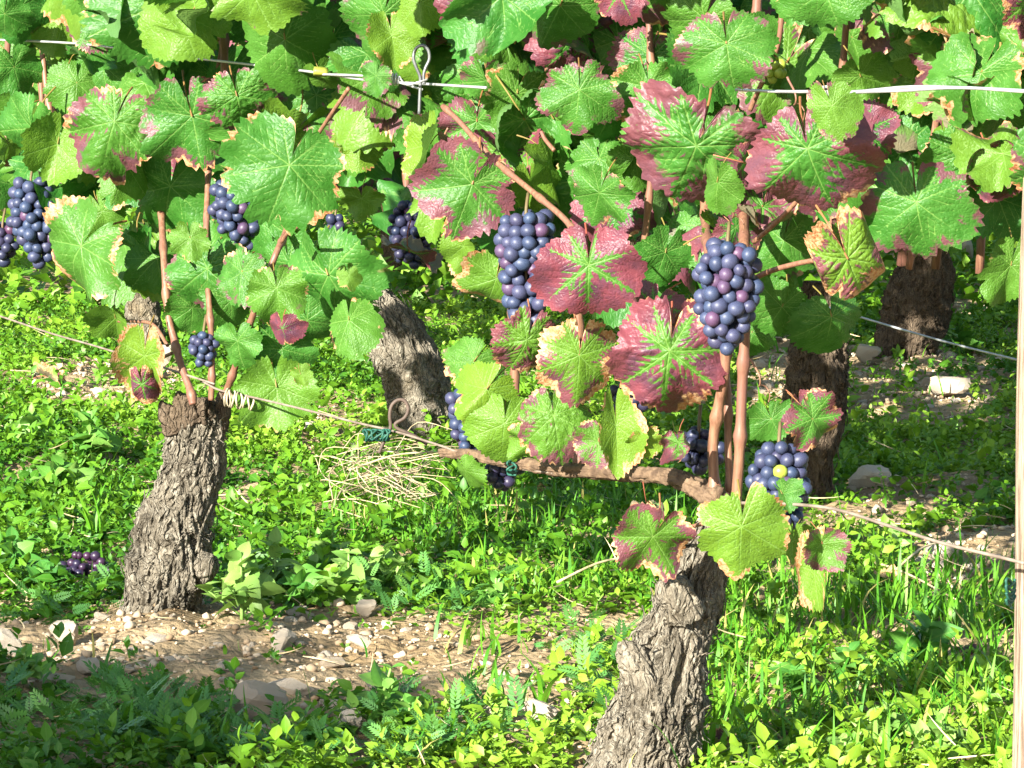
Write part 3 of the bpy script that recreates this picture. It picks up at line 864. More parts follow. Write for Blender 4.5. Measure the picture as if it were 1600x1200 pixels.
def put_leaf(vine, mesh, mat4, color, label=None):
    o = bpy.data.objects.new("leaf", mesh)
    COL.objects.link(o)
    o.parent = vine
    o.matrix_local = Matrix.Translation(-vine.location) @ mat4
    o.color = color
    if label: o['label'] = label
    return o
LSEED = 300
def img_leaf(vine, jx, jy, w, rot=0, tx=12, ty=0, var=0, dY=0.0, col=(0, 0, 0.1, .5), sy=1.0, label=None, k=ROW1):
    """a leaf whose stalk meets the blade at (jx, jy) on the photograph, dY metres behind the plane of its row"""
    Yd = row(jx, k) + dY * 1.7 + random.gauss(0, .03)
    p = P(jx, jy, Yd)
    W = w / (FPX / Yd) / 1.08
    if label is None: col = (col[0], col[1] * .65, col[2], col[3] + random.uniform(-.12, .08))
    if label is None: rot += random.gauss(0, 9); tx += random.gauss(4, 16); ty += random.gauss(0, 20)
    else: tx += random.gauss(0, 6); ty += random.gauss(0, 8)
    a = R(rot)
    tip = -UP * math.cos(a) + Vector((1, 0, 0)) * math.sin(a)
    nrm = -FW
    side = tip.cross(nrm)
    q = Matrix.Rotation(R(-tx), 3, side) 
    tip = q @ tip; nrm = q @ nrm
    q = Matrix.Rotation(R(ty), 3, tip)
    nrm = q @ nrm
    global LSEED
    LSEED += 1
    return put_leaf(vine, leaf_mesh(LSEED, 28, 160, **vary(var, LSEED)), leaf_matrix(p, tip, nrm, W, sy), col, label)

# ------------------------------------------------------------------ trunks, canes
def bark_disp(seed, amp=.16, twist=3.0):
    def f(a, l, r):
        w = fbm(np.cos(a) * 1.2 + seed, np.sin(a) * 1.2, l * 14, seed, 2) - .5
        a2 = a + twist * l + 1.5 * w
        u, v = np.cos(a2), np.sin(a2)
        lump = fbm(u * 1.5 + seed, v * 1.5, l * 19, seed + 3, 3) - .5
        w2 = fbm(u * 4 + seed, v * 4, l * 45, seed + 21, 2) - .5
        rd = vnoise(u * 4.2 + seed + w2, v * 4.2, l * 20 + 2 * w, seed + 7); rd = 1 - np.abs(2 * rd - 1)
        fi = vnoise(u * 9 + 2.2 * w2, v * 9 + seed, l * 30 + 5 * w2, seed + 9); fi = 1 - np.abs(2 * fi - 1)
        fl = vnoise(u * 20 + 3 * w2, v * 20, l * 60, seed + 13); fl = 1 - np.abs(2 * fl - 1)
        pl = vnoise(u * 3 + w2, v * 3, l * 55, seed + 15); pl = sstep(.45, .55, pl)
        return r * (1 + 2.9 * amp * lump + amp * 1.1 * (rd ** 1.5 - .5) + amp * 1.15 * (fi ** 1.4 - .5) + amp * .75 * (fl ** 1.3 - .5) + amp * .35 * (pl - .5))
    return f
def vine_thing(base, label, group="grapevines planted in rows"):
    return thing("grapevine", label, "grapevine", base, group)
def part(name, me, mat, vine):
    o = obj(name, me, mat, vine); o.location = -vine.location
    return o
def trunk(vine, pts, Y0, seed, nl, na, mat, amp=.16, strips=0, lean=0.0, slim=.9):
    """pts: (px, py, radius px) up from the foot at depth Y0"""
    s = FPX / Y0
    W = [P(a, b, Y0 + lean * k / len(pts)) for k, (a, b, r) in enumerate(pts)]
    rr = [r * slim / s for a, b, r in pts]
    V, F, (C, T, N, B, r, L) = tube(W, rr, nl, na, bark_disp(seed, amp))
    me = bpy.data.meshes.new("trunk")
    me.from_pydata(V.tolist(), [], [tuple(dict.fromkeys(f)) for f in F.tolist()])
    me.polygons.foreach_set("use_smooth", np.ones(len(me.polygons), bool)); me.update()
    o = part("trunk", me, mat, vine)
    if strips:
        pr = []
        Vg = V[:nl * na].reshape(nl, na, 3)
        for q in range(strips):
            i0 = random.randint(2, nl - 12); ln = random.randint(8, max(9, nl // 5)); j0 = random.randint(0, na - 1)
            ids = np.linspace(i0, min(nl - 2, i0 + ln), 9).astype(int)
            jj = (j0 + np.cumsum(rng.normal(.4, 1.2, 9)).astype(int)) % na
            c = Vg[ids, jj]; out = c - C[ids]; out /= np.linalg.norm(out, axis=1)[:, None]
            lift = random.uniform(.0004, .002) + np.abs(np.linspace(-1, 1, 9)) ** 3 * random.uniform(0, .010)
            c = c + out * lift[:, None]
            sd = np.cross(out, T[ids]); w = random.uniform(.0010, .0030) * np.sin(np.linspace(.25, 2.9, 9))
            top = c + out * .0014
            vv = np.concatenate([c - sd * w[:, None], top, c + sd * w[:, None]])
            ff = []
            for z in range(8): ff += [(z, z+1, 10+z, 9+z), (9+z, 10+z, 19+z, 18+z)]
            pr.append((vv, np.array(ff), {}))
        v_, f_, _ = join(pr)
        so = part("bark_strips", np_mesh("bark_strips", v_, f_, True), mat, vine); so['kind'] = 'stuff'
    return o
def cane(vine, pts, rad, name="cane", mat=None, nodes=True, nl=None):
    """pts: world points"""
    d = None
    if nodes:
        ph = random.uniform(0, 6)
        d = lambda a, l, r: r * (1 + .42 * np.exp(-(((l + ph * .01) % .062 - .031) / .006) ** 2))
    return part(name, tube_mesh(name, pts, rad, nl or max(10, len(pts) * 9), 9, d), mat or M_CANE, vine)
def icane(vine, pts, wpx, dY=0.0, k=ROW1, **kw):
    W = []
    for q in pts:
        Yd = row(q[0], k) + dY + (.13 * float(sstep(430, 300, q[1])) if wpx >= 10 and len(pts) > 6 else 0)
        W.append(P(q[0], q[1], Yd))
    s = FPX / row(pts[0][0], k)
    n = len(W)
    return cane(vine, W, [wpx * .5 / s * (1 - .12 * i / n) for i in range(n)], **kw)

# front vine (row 1)
Yf = 3.25
FV = vine_thing(ground_at(1000, 1232), "nearest grapevine with red autumn leaves and a gnarled trunk cut by the bottom edge")
trunk(FV, [(994, 1275, 90), (1000, 1232, 84), (1008, 1180, 80), (1018, 1130, 77), (1030, 1080, 72), (1046, 1030, 65), (1062, 985, 58), (1074, 940, 54), (1086, 900, 48), (1108, 850, 36), (1124, 805, 30), (1122, 780, 24)], Yf, 5, 260, 170, M_BARK, .17, 230, .05, .86)
# broken shoulder of dead wood on the left of the trunk
s = FPX / Yf
part("dead_spur", tube_mesh("dead_spur", [P(1022, 1100, Yf + .0), P(1000, 1050, Yf - .004), P(985, 1018, Yf - .004), P(984, 1010, Yf - .002)], [34/s, 27/s, 19/s, 13/s], 60, 60, bark_disp(61, .24)), M_BARK, FV)
part("dead_spur", tube_mesh("dead_spur", [P(1070, 960, Yf - .0), P(1056, 928, Yf - .008), P(1050, 908, Yf - .008), P(1049, 904, Yf - .008)], [30/s, 24/s, 20/s, 16/s], 50, 50, bark_disp(63, .24)), M_BARK, FV)
# cordon arm trained left along the low wire
arm = [(1122, 785, 0), (1100, 768, 0), (1060, 748, 0), (1000, 742, 0), (930, 738, .0), (860, 732, 0), (800, 722, 0), (740, 712, 0), (690, 706, 0)]
W = [P(a, b, row(a) - .01) for a, b, c in arm]
part("cordon", tube_mesh("cordon", W, [.011, .0088, .0068, .0058, .0055, .0053, .005, .0046, .0035], 240, 48, bark_disp(71, .24, 5)), M_ARM, FV)
icane(FV, [(1150, 792), (1156, 700), (1160, 600), (1165, 500), (1164, 400), (1162, 300), (1170, 180), (1180, 60), (1190, -120)], 17, -.02)
icane(FV, [(1118, 775), (1114, 700), (1122, 640), (1134, 560), (1122, 480), (1108, 400), (1102, 330), (1096, 220), (1088, 90), (1080, -100)], 17, -.005)
icane(FV, [(1142, 780), (1138, 700), (1136, 600), (1120, 500), (1112, 400)], 13, .03)
icane(FV, [(905, 735), (900, 640), (905, 540), (900, 430), (893, 345), (880, 280), (868, 225), (858, 120), (850, -60)], 15, .05)
icane(FV, [(812, 722), (806, 620), (800, 480), (793, 340), (786, 290), (775, 160), (760, -60)], 13, .07)
icane(FV, [(905, 372), (880, 340), (830, 298), (770, 248), (720, 192), (692, 166)], 10, -.06)
icane(FV, [(866, 235), (852, 218), (846, 206)], 7, .04, nodes=False)
icane(FV, [(1178, 378), (1210, 350), (1240, 320), (1262, 290)], 8, .01, nodes=False)
icane(FV, [(1160, 445), (1200, 425), (1245, 412), (1290, 404)], 9, .0, nodes=False)
icane(FV, [(1010, 838), (1050, 830), (1100, 818)], 7, .0, nodes=False)
icane(FV, [(1222, -20), (1220, 40), (1214, 75), (1200, 110), (1188, 135), (1172, 172)], 9, .02, nodes=False)
icane(FV, [(1296, 430), (1302, 380), (1310, 200), (1330, -60)], 12, .12)
icane(FV, [(1420, 420), (1450, 260), (1480, 90), (1500, -80)], 12, .16)
icane(FV, [(990, 742), (985, 620), (990, 500), (1010, 350), (1020, 200), (1010, -60)], 12, .10)

for (x0, y0, dx, h) in ((1172, 560, 26, 60), (896, 500, -22, 70), (1128, 300, 30, 55), (700, 200, -24, 50), (1230, 120, 22, 60)):
    pts = []
    for q in range(16):
        f = q / 15; a = f * f * 9
        pts.append(P(x0 + dx * f + 7 * f * math.sin(a), y0 + h * f - 9 * f * math.cos(a), row(x0) - .05 - .01 * math.sin(a * .7)))
    cane(FV, pts, [.0011 * (1 - .04 * q) for q in range(16)], name="tendril", nodes=False, nl=60)
# left vine (row 1)
Yl = 4.10
LV = vine_thing(ground_at(248, 985), "left grapevine with a thick lit trunk and mostly green leaves above")
trunk(LV, [(240, 1030, 72), (246, 985, 64), (252, 945, 55), (263, 905, 64), (270, 868, 62), (270, 822, 60), (290, 770, 47), (302, 725, 48), (302, 685, 42), (304, 648, 40), (305, 632, 26)], Yl, 15, 250, 170, M_BARK, .17, 230, 0)
s = FPX / Yl
for (a_, b_, c_, d_, r_) in ((276, 668, 262, 632, 15), (296, 655, 288, 616, 17), (318, 650, 322, 622, 14)):
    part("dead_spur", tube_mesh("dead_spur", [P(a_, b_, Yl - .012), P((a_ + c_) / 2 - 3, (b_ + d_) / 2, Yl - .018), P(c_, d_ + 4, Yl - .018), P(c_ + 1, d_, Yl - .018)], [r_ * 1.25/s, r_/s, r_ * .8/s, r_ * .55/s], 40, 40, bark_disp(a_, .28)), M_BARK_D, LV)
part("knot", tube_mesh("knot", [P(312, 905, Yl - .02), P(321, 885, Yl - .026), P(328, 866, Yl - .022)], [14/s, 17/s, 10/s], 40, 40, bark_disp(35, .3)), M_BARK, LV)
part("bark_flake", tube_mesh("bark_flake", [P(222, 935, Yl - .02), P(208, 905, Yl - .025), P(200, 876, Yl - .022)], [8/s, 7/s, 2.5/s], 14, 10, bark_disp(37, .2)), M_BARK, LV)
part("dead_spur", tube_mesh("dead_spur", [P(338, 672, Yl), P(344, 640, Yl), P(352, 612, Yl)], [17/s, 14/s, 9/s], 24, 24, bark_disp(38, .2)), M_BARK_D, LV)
icane(LV, [(302, 632), (298, 612), (283, 570), (272, 530), (262, 485), (256, 400), (248, 250), (240, 100), (235, -80)], 12, .0)
icane(LV, [(330, 625), (331, 590), (331, 540), (328, 490), (322, 380), (330, 200), (348, 60), (352, -80)], 10, .02)
icane(LV, [(352, 615), (362, 590), (372, 560), (400, 480), (430, 400), (450, 350), (470, 230), (480, 150), (490, -60)], 11, .02)
icane(LV, [(262, 540), (240, 508), (212, 502), (185, 502)], 6, .0, nodes=False)
icane(LV, [(268, 552), (248, 562), (228, 578)], 6, .0, nodes=False)
icane(LV, [(350, 0), (350, 60), (351, 130)], 14, .10)
icane(LV, [(545, 138), (522, 172), (498, 208)], 7, .0, nodes=False)
icane(LV, [(440, 378), (452, 362), (470, 352)], 6, -.02, nodes=False)
icane(LV, [(112, 300), (104, 280), (95, 250), (70, 120), (60, -60)], 10, .10)
icane(LV, [(12, 260), (10, 230), (8, 150), (20, -60)], 10, .10)

# rear vines
MV = vine_thing(ground_at(662, 692), "leaning grapevine behind the first row with a bent knotty trunk")
trunk(MV, [(668, 725, 46), (664, 692, 42), (658, 645, 41), (650, 600, 42), (634, 560, 43), (608, 515, 39), (580, 478, 30), (568, 450, 24), (560, 420, 20), (552, 395, 15)], 5.73, 25, 150, 110, M_BARK, .13, 90, 0, 1.08)
RV = vine_thing(ground_at(1268, 800), "rear grapevine whose dark trunk shows right of the nearest canes")
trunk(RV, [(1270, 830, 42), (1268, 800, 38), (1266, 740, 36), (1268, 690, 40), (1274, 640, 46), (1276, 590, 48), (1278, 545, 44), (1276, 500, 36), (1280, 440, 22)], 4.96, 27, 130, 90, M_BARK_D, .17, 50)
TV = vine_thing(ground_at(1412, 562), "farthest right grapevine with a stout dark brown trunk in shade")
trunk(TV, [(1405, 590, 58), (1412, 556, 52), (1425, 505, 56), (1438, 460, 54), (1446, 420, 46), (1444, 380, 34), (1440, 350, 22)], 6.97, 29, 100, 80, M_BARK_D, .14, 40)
UV_ = vine_thing(ground_at(226, 545), "rear left grapevine whose trunk shows behind the left vine")
trunk(UV_, [(228, 570, 32), (226, 540, 29), (224, 490, 28), (220, 440, 28), (212, 390, 26), (208, 350, 18)], 7.1, 31, 100, 80, M_BARK, .16, 40)
REAR = [(MV, ROW2), (RV, ROW2), (UV_, ROW2), (TV, ROW3)]
for (bx, by, lab, sd) in ((.25, 7.83, "grapevine of the third row hidden behind the red leaved vine", 41), (-.26, 8.69, "grapevine of the third row seen in the dark gap above the bent trunk", 43), (-.80, 9.55, "grapevine of the third row behind the left vine", 45)):
    v = vine_thing(Vector((bx, by, g1(bx, by))), lab)
    me = tube_mesh("trunk", [(bx, by, -.05), (bx + .01, by, .1), (bx - .02, by, .22), (bx, by, .36)], [.05, .042, .04, .025], 40, 40, bark_disp(sd, .18))
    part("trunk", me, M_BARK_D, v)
    REAR.append((v, ROW3))

# ------------------------------------------------------------------ leaves placed as in the photograph
def c(red=0., sc=0., ye=.1, st=.5): return (red, sc, ye, st)
GREEN_ = lambda: c(random.uniform(0, .12), random.choice((0, 0, .15, .25)), random.uniform(0, .3), .5)
# jx, jy, width, rot, tx, ty, variant, dY, colour, sy, label
FRONT = [
 (920, 414, 168, 0, 6, 0, 0, -.09, c(1, 0, .15, .47), .92, "wine red leaf with a bright green star of veins, in the middle"),
 (1046, 548, 186, -8, 10, -6, 7, -.05, c(.95, .32, .2, .50), 1.0, "largest red leaf with feathered green veins and torn pale edge"),
 (1088, 226, 250, -25, 10, 0, 7, -.06, c(.58, .05, .05, .46), .82, "puckered leaf with red lobes and green middle"),
 (1262, 232, 205, 12, 8, 6, 7, -.07, c(.66, .08, .05, .42), .95, "dark red leaf with wet shine right of the canes"),
 (1350, 205, 110, 60, 20, 10, 1, -.03, c(.85, .05, .0, .42), .9, None),
 (1432, 316, 180, 4, 8, 6, 0, .02, c(.40, .10, .05, .5), .92, "round dark leaf with purple flecks, half in shade"),
 (738, 288, 165, -22, 12, 4, 1, -.08, c(.60, .1, .1, .50), .95, "mauve leaf with green veins left of the long bunch"),
 (745, 190, 120, -8, 20, 0, 6, .0, c(.62, .1, .1, .5), .8, None),
 (742, -2, 135, -8, 14, 10, 7, -.06, c(.70, .22, .1, .5), 1.25, "pink leaf with green veins at the top"),
 (875, 10, 135, -18, 10, 0, 0, -.05, c(.18, .0, .1, .5), 1.1, None),
 (905, 140, 130, -4, 10, 0, 8, -.05, c(.42, .1, .1, .5), .95, "pale green leaf with rows of purple dashes"),
 (968, -12, 95, 4, 10, 0, 1, -.02, c(.95, .1, .1, .45), .9, None),
 (1018, 88, 140, -8, 8, 0, 0, .07, c(.50, .05, .0, .45), .75, None),
 (1135, 68, 165, 4, 8, 8, 1, -.05, c(.34, .05, .1, .5), .75, "bright green leaf whose lower half is netted with purple"),
 (1100, 30, 130, -30, 8, 0, 0, .0, c(.0, .0, .2, .5), 1.0, None),
 (1180, 60, 90, 30, 18, 25, 2, .0, c(.0, .0, .15, .5), 1.0, None),
 (1290, -15, 160, 6, 6, 0, 0, -.02, c(.05, .1, .1, .5), .75, None),
 (1240, -10, 110, -30, 6, 0, 1, .02, c(.0, .0, .1, .5), .8, None),
 (1300, 165, 85, 30, 40, 20, 2, -.08, c(.25, .1, .35, .5), 1.2, None),
 (1505, 240, 125, -12, 8, 0, 7, .05, c(.0, .0, .1, .5), .9, None),
 (1412, 20, 100, -2, 12, -12, 0, .05, c(.30, .1, .1, .5), .95, None),
 (1432, 85, 100, -60, 20, 20, 2, .06, c(.05, 0, .3, .5), .7, None),
 (1490, 95, 150, -12, 8, 10, 0, .12, c(.15, .05, 0, .5), 1.0, None),
 (1565, 20, 150, 0, 6, 0, 0, .12, c(0, 0, 0, .5), 1.0, None),
 (1560, 310, 135, 6, 8, 8, 8, .12, c(0, 0, 0, .5), 1.0, None),
 (1580, 415, 95, -10, 10, -10, 3, .06, c(0, .05, .25, .5), 1.35, "narrow bright leaf hanging beside the post"),
 (1325, 405, 175, 26, 16, 6, 11, -.06, c(.60, 1.0, .5, .40), 1.15, "curled orange and brown dying leaf"),
 (1300, 365, 90, 10, 20, 0, 5, -.03, c(.6, .7, .4, .5), 1.1, None),
 (1222, 480, 105, -18, 10, 0, 0, .04, c(0, 0, .1, .5), 1.0, None),
 (1300, 495, 130, 0, 10, 6, 0, .05, c(0, .05, .05, .5), .85, None),
 (1225, 375, 115, -8, 10, 0, 1, .06, c(0, 0, .1, .5), 1.0, None),
 (1120, 285, 85, 4, 10, 30, 2, -.07, c(.05, 0, .2, .5), 1.2, None),
 (1165, 255, 110, 60, 20, 0, 10, -.05, c(.75, .1, 0, .4), .7, None),
 (938, 300, 110, -4, 10, 0, 8, .0, c(.22, .1, .1, .5), 1.0, None),
 (905, 555, 140, -6, 8, -6, 8, -.07, c(.66, .88, .4, .56), 1.1, "scorched leaf of yellow, white and red stripes"),
 (822, 530, 120, -10, 12, -10, 7, -.06, c(.72, .30, .35, .55), 1.05, None),
 (775, 435, 115, -16, 10, 0, 9, -.02, c(.30, .85, .35, .52), 1.15, "half dried leaf with pinkish brown tips left of the long bunch"),
 (788, 662, 128, -6, 8, 0, 0, -.08, c(.0, .12, .45, .6), .9, "bright green leaf low over the cordon"),
 (865, 650, 110, 12, 12, 0, 7, -.06, c(.45, .25, .3, .5), 1.1, None),
 (760, 608, 120, -55, 50, 10, 2, -.06, c(.2, .55, .6, .5), .9, None),
 (740, 565, 90, -20, 12, 10, 0, .02, c(.2, .3, .2, .5), 1.0, None),
 (962, 665, 75, 4, 10, -16, 3, -.07, c(.05, .55, .55, .55), 1.9, "narrow yellow green leaf with a brown right edge"),
 (1005, 690, 70, 10, 10, 0, 1, -.03, c(.1, .4, .7, .5), .9, None),
 (728, 735, 62, 6, 10, 20, 0, -.02, c(0, 0, .3, .5), 1.0, None),
 (1020, 838, 130, -30, 12, -32, 1, -.06, c(.62, .5, .3, .55), 1.0, "pink edged leaf hanging over the grass left of the trunk top"),
 (1010, 785, 80, 10, 40, 0, 5, -.03, c(.9, .6, .1, .4), .8, None),
 (1158, 822, 158, -4, 8, 0, 8, -.10, c(.04, .38, .5, .6), .95, "large yellow green leaf in front of the trunk top"),
 (1240, 845, 60, 8, 10, 30, 2, -.02, c(0, .45, .5, .5), 1.3, None),
 (1285, 850, 90, 12, 20, 6, 3, -.05, c(.55, .6, .3, .5), .8, None),
 (1272, 880, 85, 4, 6, 36, 10, -.05, c(.15, .85, .5, .5), 1.75, "long dangling leaf with a dry pale tip"),
 (1270, 655, 100, 35, 14, 8, 9, -.03, c(.6, .35, .1, .5), 1.2, "half red leaf with pale edges right of the canes"),
 (1252, 640, 66, 0, 14, -30, 10, -.02, c(.8, .5, .0, .4), 1.2, None),
 (1222, 772, 70, 35, 20, 10, 2, -.045, c(.05, .05, .1, .5), .9, None),
 (1205, 655, 85, 20, 14, 0, 1, .05, c(0, 0, .1, .5), .9, None),
 (1040, 395, 110, -8, 10, 0, 0, .06, c(0, 0, .05, .5), 1.0, None),
 (1090, 420, 90, 6, 10, 0, 1, .10, c(0, 0, .05, .5), 1.1, None),
 (1025, 480, 130, -12, 10, 0, 0, .02, c(.85, .1, 0, .4), .7, None),
 (1095, 500, 90, -14, 10, -20, 1, -.02, c(.9, .2, 0, .4), .9, None),
 (1150, 355, 100, 50, 14, 20, 3, .03, c(.7, .2, 0, .4), .9, None),
 (600, 20, 150, -8, 10, 0, 0, .02, c(.30, .05, .1, .5), .95, None),
 (655, 5, 85, 0, 8, 20, 2, .0, c(0, 0, .5, .5), 1.1, None),
 (612, 55, 80, -10, 12, 24, 3, -.02, c(.1, .35, .5, .5), 1.2, None),
 (588, 118, 55, -8, 12, 0, 1, -.06, c(.3, .1, .1, .5), 1.0, None),
 (672, 225, 105, -10, 8, 24, 3, .03, c(.18, .5, .6, .5), 1.2, None),
 (605, 205, 110, -5, 10, 14, 0, .20, c(.95, .05, 0, .45), 1.0, None),
 (815, 200, 130, 5, 6, 0, 1, .08, c(0, .1, .4, .5), 1.0, None),
 (830, 285, 90, 20, 10, 0, 10, .03, c(.1, .5, .5, .5), 1.0, None),
 (790, 60, 120, 4, 8, 0, 0, .05, c(.05, 0, .2, .5), 1.0, None),
 (760, 125, 120, 10, 10, 0, 8, .05, c(.35, .1, .1, .5), .9, None),
 (990, 250, 90, 10, 10, 0, 1, .06, c(0, 0, .2, .5), 1.0, None),
 (725, 385, 70, 8, 10, 40, 3, .03, c(.15, .3, .5, .5), 1.2, None),
 (640, 395, 100, 24, 34, 20, 9, .35, c(.95, .4, .1, .4), 1.0, None),
 (1075, 130, 100, -30, 10, 0, 0, .03, c(.35, .1, .05, .5), .7, None),
 (830, 690, 85, 20, 14, 0, 6, -.05, c(.3, .4, .4, .5), .9, None),
 (935, 690, 80, -16, 14, 0, 1, -.04, c(.5, .5, .3, .5), .9, None),
 (1060, 690, 70, 10, 20, 10, 5, -.05, c(.8, .6, .2, .4), 1.0, None),
 (1175, 520, 80, -8, 10, 0, 0, .06, c(0, 0, .1, .5), 1.0, None),
 (1345, 120, 110, 6, 8, 0, 1, .07, c(.12, .1, .3, .5), .9, None),
 (1370, 250, 100, 10, 8, 0, 0, .10, c(.5, .1, 0, .45), 1.0, None),
]
for q in FRONT:
    jx, jy, w, rot, tx, ty, var, dY, col, sy, lab = q
    img_leaf(FV, jx, jy, w, rot, tx, ty, var, dY, col, sy, lab)
LEFT = [
 (248, 6, 205, -4, 8, 0, 0, -.06, c(.06, .18, .05, .5), .98, "broad green leaf at the top left"),
 (445, 62, 150, 4, 8, 10, 2, -.06, c(0, .05, .15, .5), 1.05, "folded light green leaf hanging at the top"),
 (452, 258, 200, -18, 8, 0, 0, -.09, c(.10, .28, .05, .5), .92, "large smooth green leaf with a browned fringe"),
 (370, 150, 125, 18, 10, 0, 7, -.04, c(.42, .2, .1, .5), .85, None),
 (180, 190, 150, -22, 8, 0, 7, -.07, c(.50, .25, .15, .52), 1.0, "crinkled green leaf with pink blotched margin"),
 (300, 182, 165, 10, 8, 6, 1, .02, c(.38, .25, .05, .5), .95, None),
 (50, 200, 140, -10, 8, 0, 0, -.03, c(.04, 0, .05, .5), .95, None),
 (90, 225, 110, -6, 8, 14, 3, .02, c(0, 0, .45, .5), 1.1, None),
 (268, 290, 150, -4, 8, 0, 0, .05, c(.12, .15, .05, .5), .9, None),
 (128, 385, 170, -40, 14, 10, 4, -.08, c(.30, .55, .15, .58), .95, "pale leaf with scorched pink edge at far left"),
 (22, 105, 105, 10, 10, 0, 8, -.02, c(0, 0, .05, .5), .9, None),
 (35, 8, 110, -6, 8, 0, 0, .0, c(.05, .05, 0, .5), .9, None),
 (90, 25, 115, -14, 8, 10, 1, .04, c(0, .05, .5, .5), 1.0, None),
 (66, 78, 100, -30, 10, 0, 0, .07, c(.2, .4, .3, .5), .9, None),
 (138, 30, 75, 4, 10, 40, 3, .0, c(.45, .3, .1, .5), 1.5, None),
 (198, 258, 95, -25, 12, 10, 2, -.04, c(0, .05, .25, .5), 1.2, None),
 (245, 405, 115, -10, 8, 0, 0, .02, c(0, 0, .15, .5), .9, None),
 (297, 372, 75, 10, 8, 0, 8, -.04, c(.05, .15, .3, .5), .9, None),
 (325, 420, 150, 0, 8, 0, 7, .0, c(.30, .22, .05, .55), .95, None),
 (378, 425, 90, -4, 10, 20, 1, -.04, c(.35, .3, .1, .5), 1.05, None),
 (432, 450, 105, 10, 10, -10, 6, -.06, c(.22, .4, .25, .55), .95, None),
 (442, 512, 62, 8, 10, 20, 2, -.03, c(1, .15, 0, .1), .9, "small folded red leaf below the green ones"),
 (372, 532, 100, 6, 10, 0, 8, -.03, c(0, .05, .1, .5), .75, None),
 (226, 556, 100, -6, 10, 14, 14, -.05, c(.2, 1.0, .6, .5), 1.4, "curled yellow leaf with a rust brown middle"),
 (222, 600, 74, 14, 10, 0, 11, -.04, c(.9, .95, .2, .3), 1.0, None),
 (432, 605, 130, 4, 8, 0, 1, .02, c(0, .05, .35, .5), .95, "green leaf hanging low beside the wire tie"),
 (180, 498, 75, -8, 10, 20, 3, .0, c(0, .2, .4, .5), 1.2, None),
 (512, 430, 170, 18, 8, 14, 4, .05, c(.03, .05, .05, .5), 1.1, None),
 (545, 500, 90, 10, 10, 30, 2, .03, c(0, .2, .2, .5), 1.3, None),
 (565, 310, 80, 0, 14, 0, 1, .04, c(.05, .2, .45, .5), .75, None),
 (558, 215, 85, 0, 10, 10, 1, .12, c(.1, .4, .55, .5), 1.0, None),
 (520, 60, 110, -8, 10, 0, 0, .10, c(.4, .1, 0, .5), 1.0, None),
 (505, 120, 80, 40, 30, 10, 2, .03, c(0, 0, .3, .5), .9, None),
 (385, 20, 110, 0, 8, 0, 0, .05, c(0, 0, .1, .5), 1.0, None),
 (160, 100, 110, -10, 8, 0, 0, .06, c(0, 0, .1, .5), 1.0, None),
 (240, 135, 90, 0, 8, 0, 1, .05, c(.2, .2, .1, .5), 1.0, None),
 (120, 130, 95, -12, 8, 0, 0, .06, c(0, 0, .2, .5), 1.0, None),
 (160, 330, 80, 8, 8, 20, 0, .0, c(.1, .3, .3, .5), 1.0, None),
 (400, 330, 110, 10, 8, 0, 0, .06, c(0, 0, .05, .5), 1.0, None),
 (455, 410, 120, 8, 8, 0, 0, .07, c(0, 0, .05, .5), 1.1, None),
 (420, 560, 60, 6, 8, 0, 1, .04, c(0, 0, .2, .5), 1.0, None),
 (470, 585, 40, 40, 8, 0, 8, .0, c(.1, .4, .5, .5), 1.0, None),
 (440, 545, 115, 10, 8, 0, 8, .03, c(0, 0, .05, .5), .9, None),
 (362, 470, 95, -12, 8, 0, 0, .04, c(.05, .1, .1, .5), 1.0, None),
 (480, 500, 110, 12, 8, 10, 4, .06, c(0, 0, .05, .5), 1.0, None),
 (300, 480, 90, 8, 8, 0, 1, .06, c(.1, .2, .1, .5), 1.0, None),
 (545, 430, 40, 0, 8, 0, 8, .0, c(0, .1, .4, .5), 1.2, None),
]
for q in LEFT:
    jx, jy, w, rot, tx, ty, var, dY, col, sy, lab = q
    img_leaf(LV, jx, jy, w, rot, tx, ty, var, dY, col, sy, lab)

# ------------------------------------------------------------------ random leaves filling the canopies
def rnd_color(redness=.25):
    stv = random.uniform(.2, .62)
    u = random.random()
    if u < redness * .5: return c(random.uniform(.6, 1), random.uniform(0, .4), random.uniform(0, .3), stv)
    if u < redness * 1.3: return c(random.uniform(.2, .5), random.uniform(0, .4), random.uniform(0, .4), stv)
    return c(random.uniform(0, .12), random.choice((0, 0, 0, .3)), random.choice((0, .05, .1, .2, .45)), .5)
def rnd_leaf(vine, p, width, lib, redness):
    az = random.gauss(-.15, .72); up = random.gauss(.35, .48)
    n = Vector((math.sin(az) * math.cos(up), -math.cos(az) * math.cos(up), math.sin(up)))
    ro = random.gauss(0, .55)
    tip = Vector((math.sin(ro), 0, -math.cos(ro)))
    tip = tip - n * tip.dot(n)
    return put_leaf(vine, lib[random.choice((0, NK)) + random.choice((0, 0, 1, 1, 2, 3, 4, 6, 6, 7, 8, 8, 9, 10, 5, 12, 12, 13, 13, 14, 14, 15, 15))], leaf_matrix(p, tip, n, width, random.uniform(.85, 1.1)), rnd_color(redness))
def lower_edge(px):
    return float(np.interp(px, [-100, 0, 150, 220, 330, 480, 560, 640, 720, 1000, 1180, 1300, 1450, 1600, 1700], [330, 330, 330, 420, 430, 330, 170, 150, 330, 430, 400, 330, 300, 300, 300]))
cnt = {FV.name: 0, LV.name: 0}
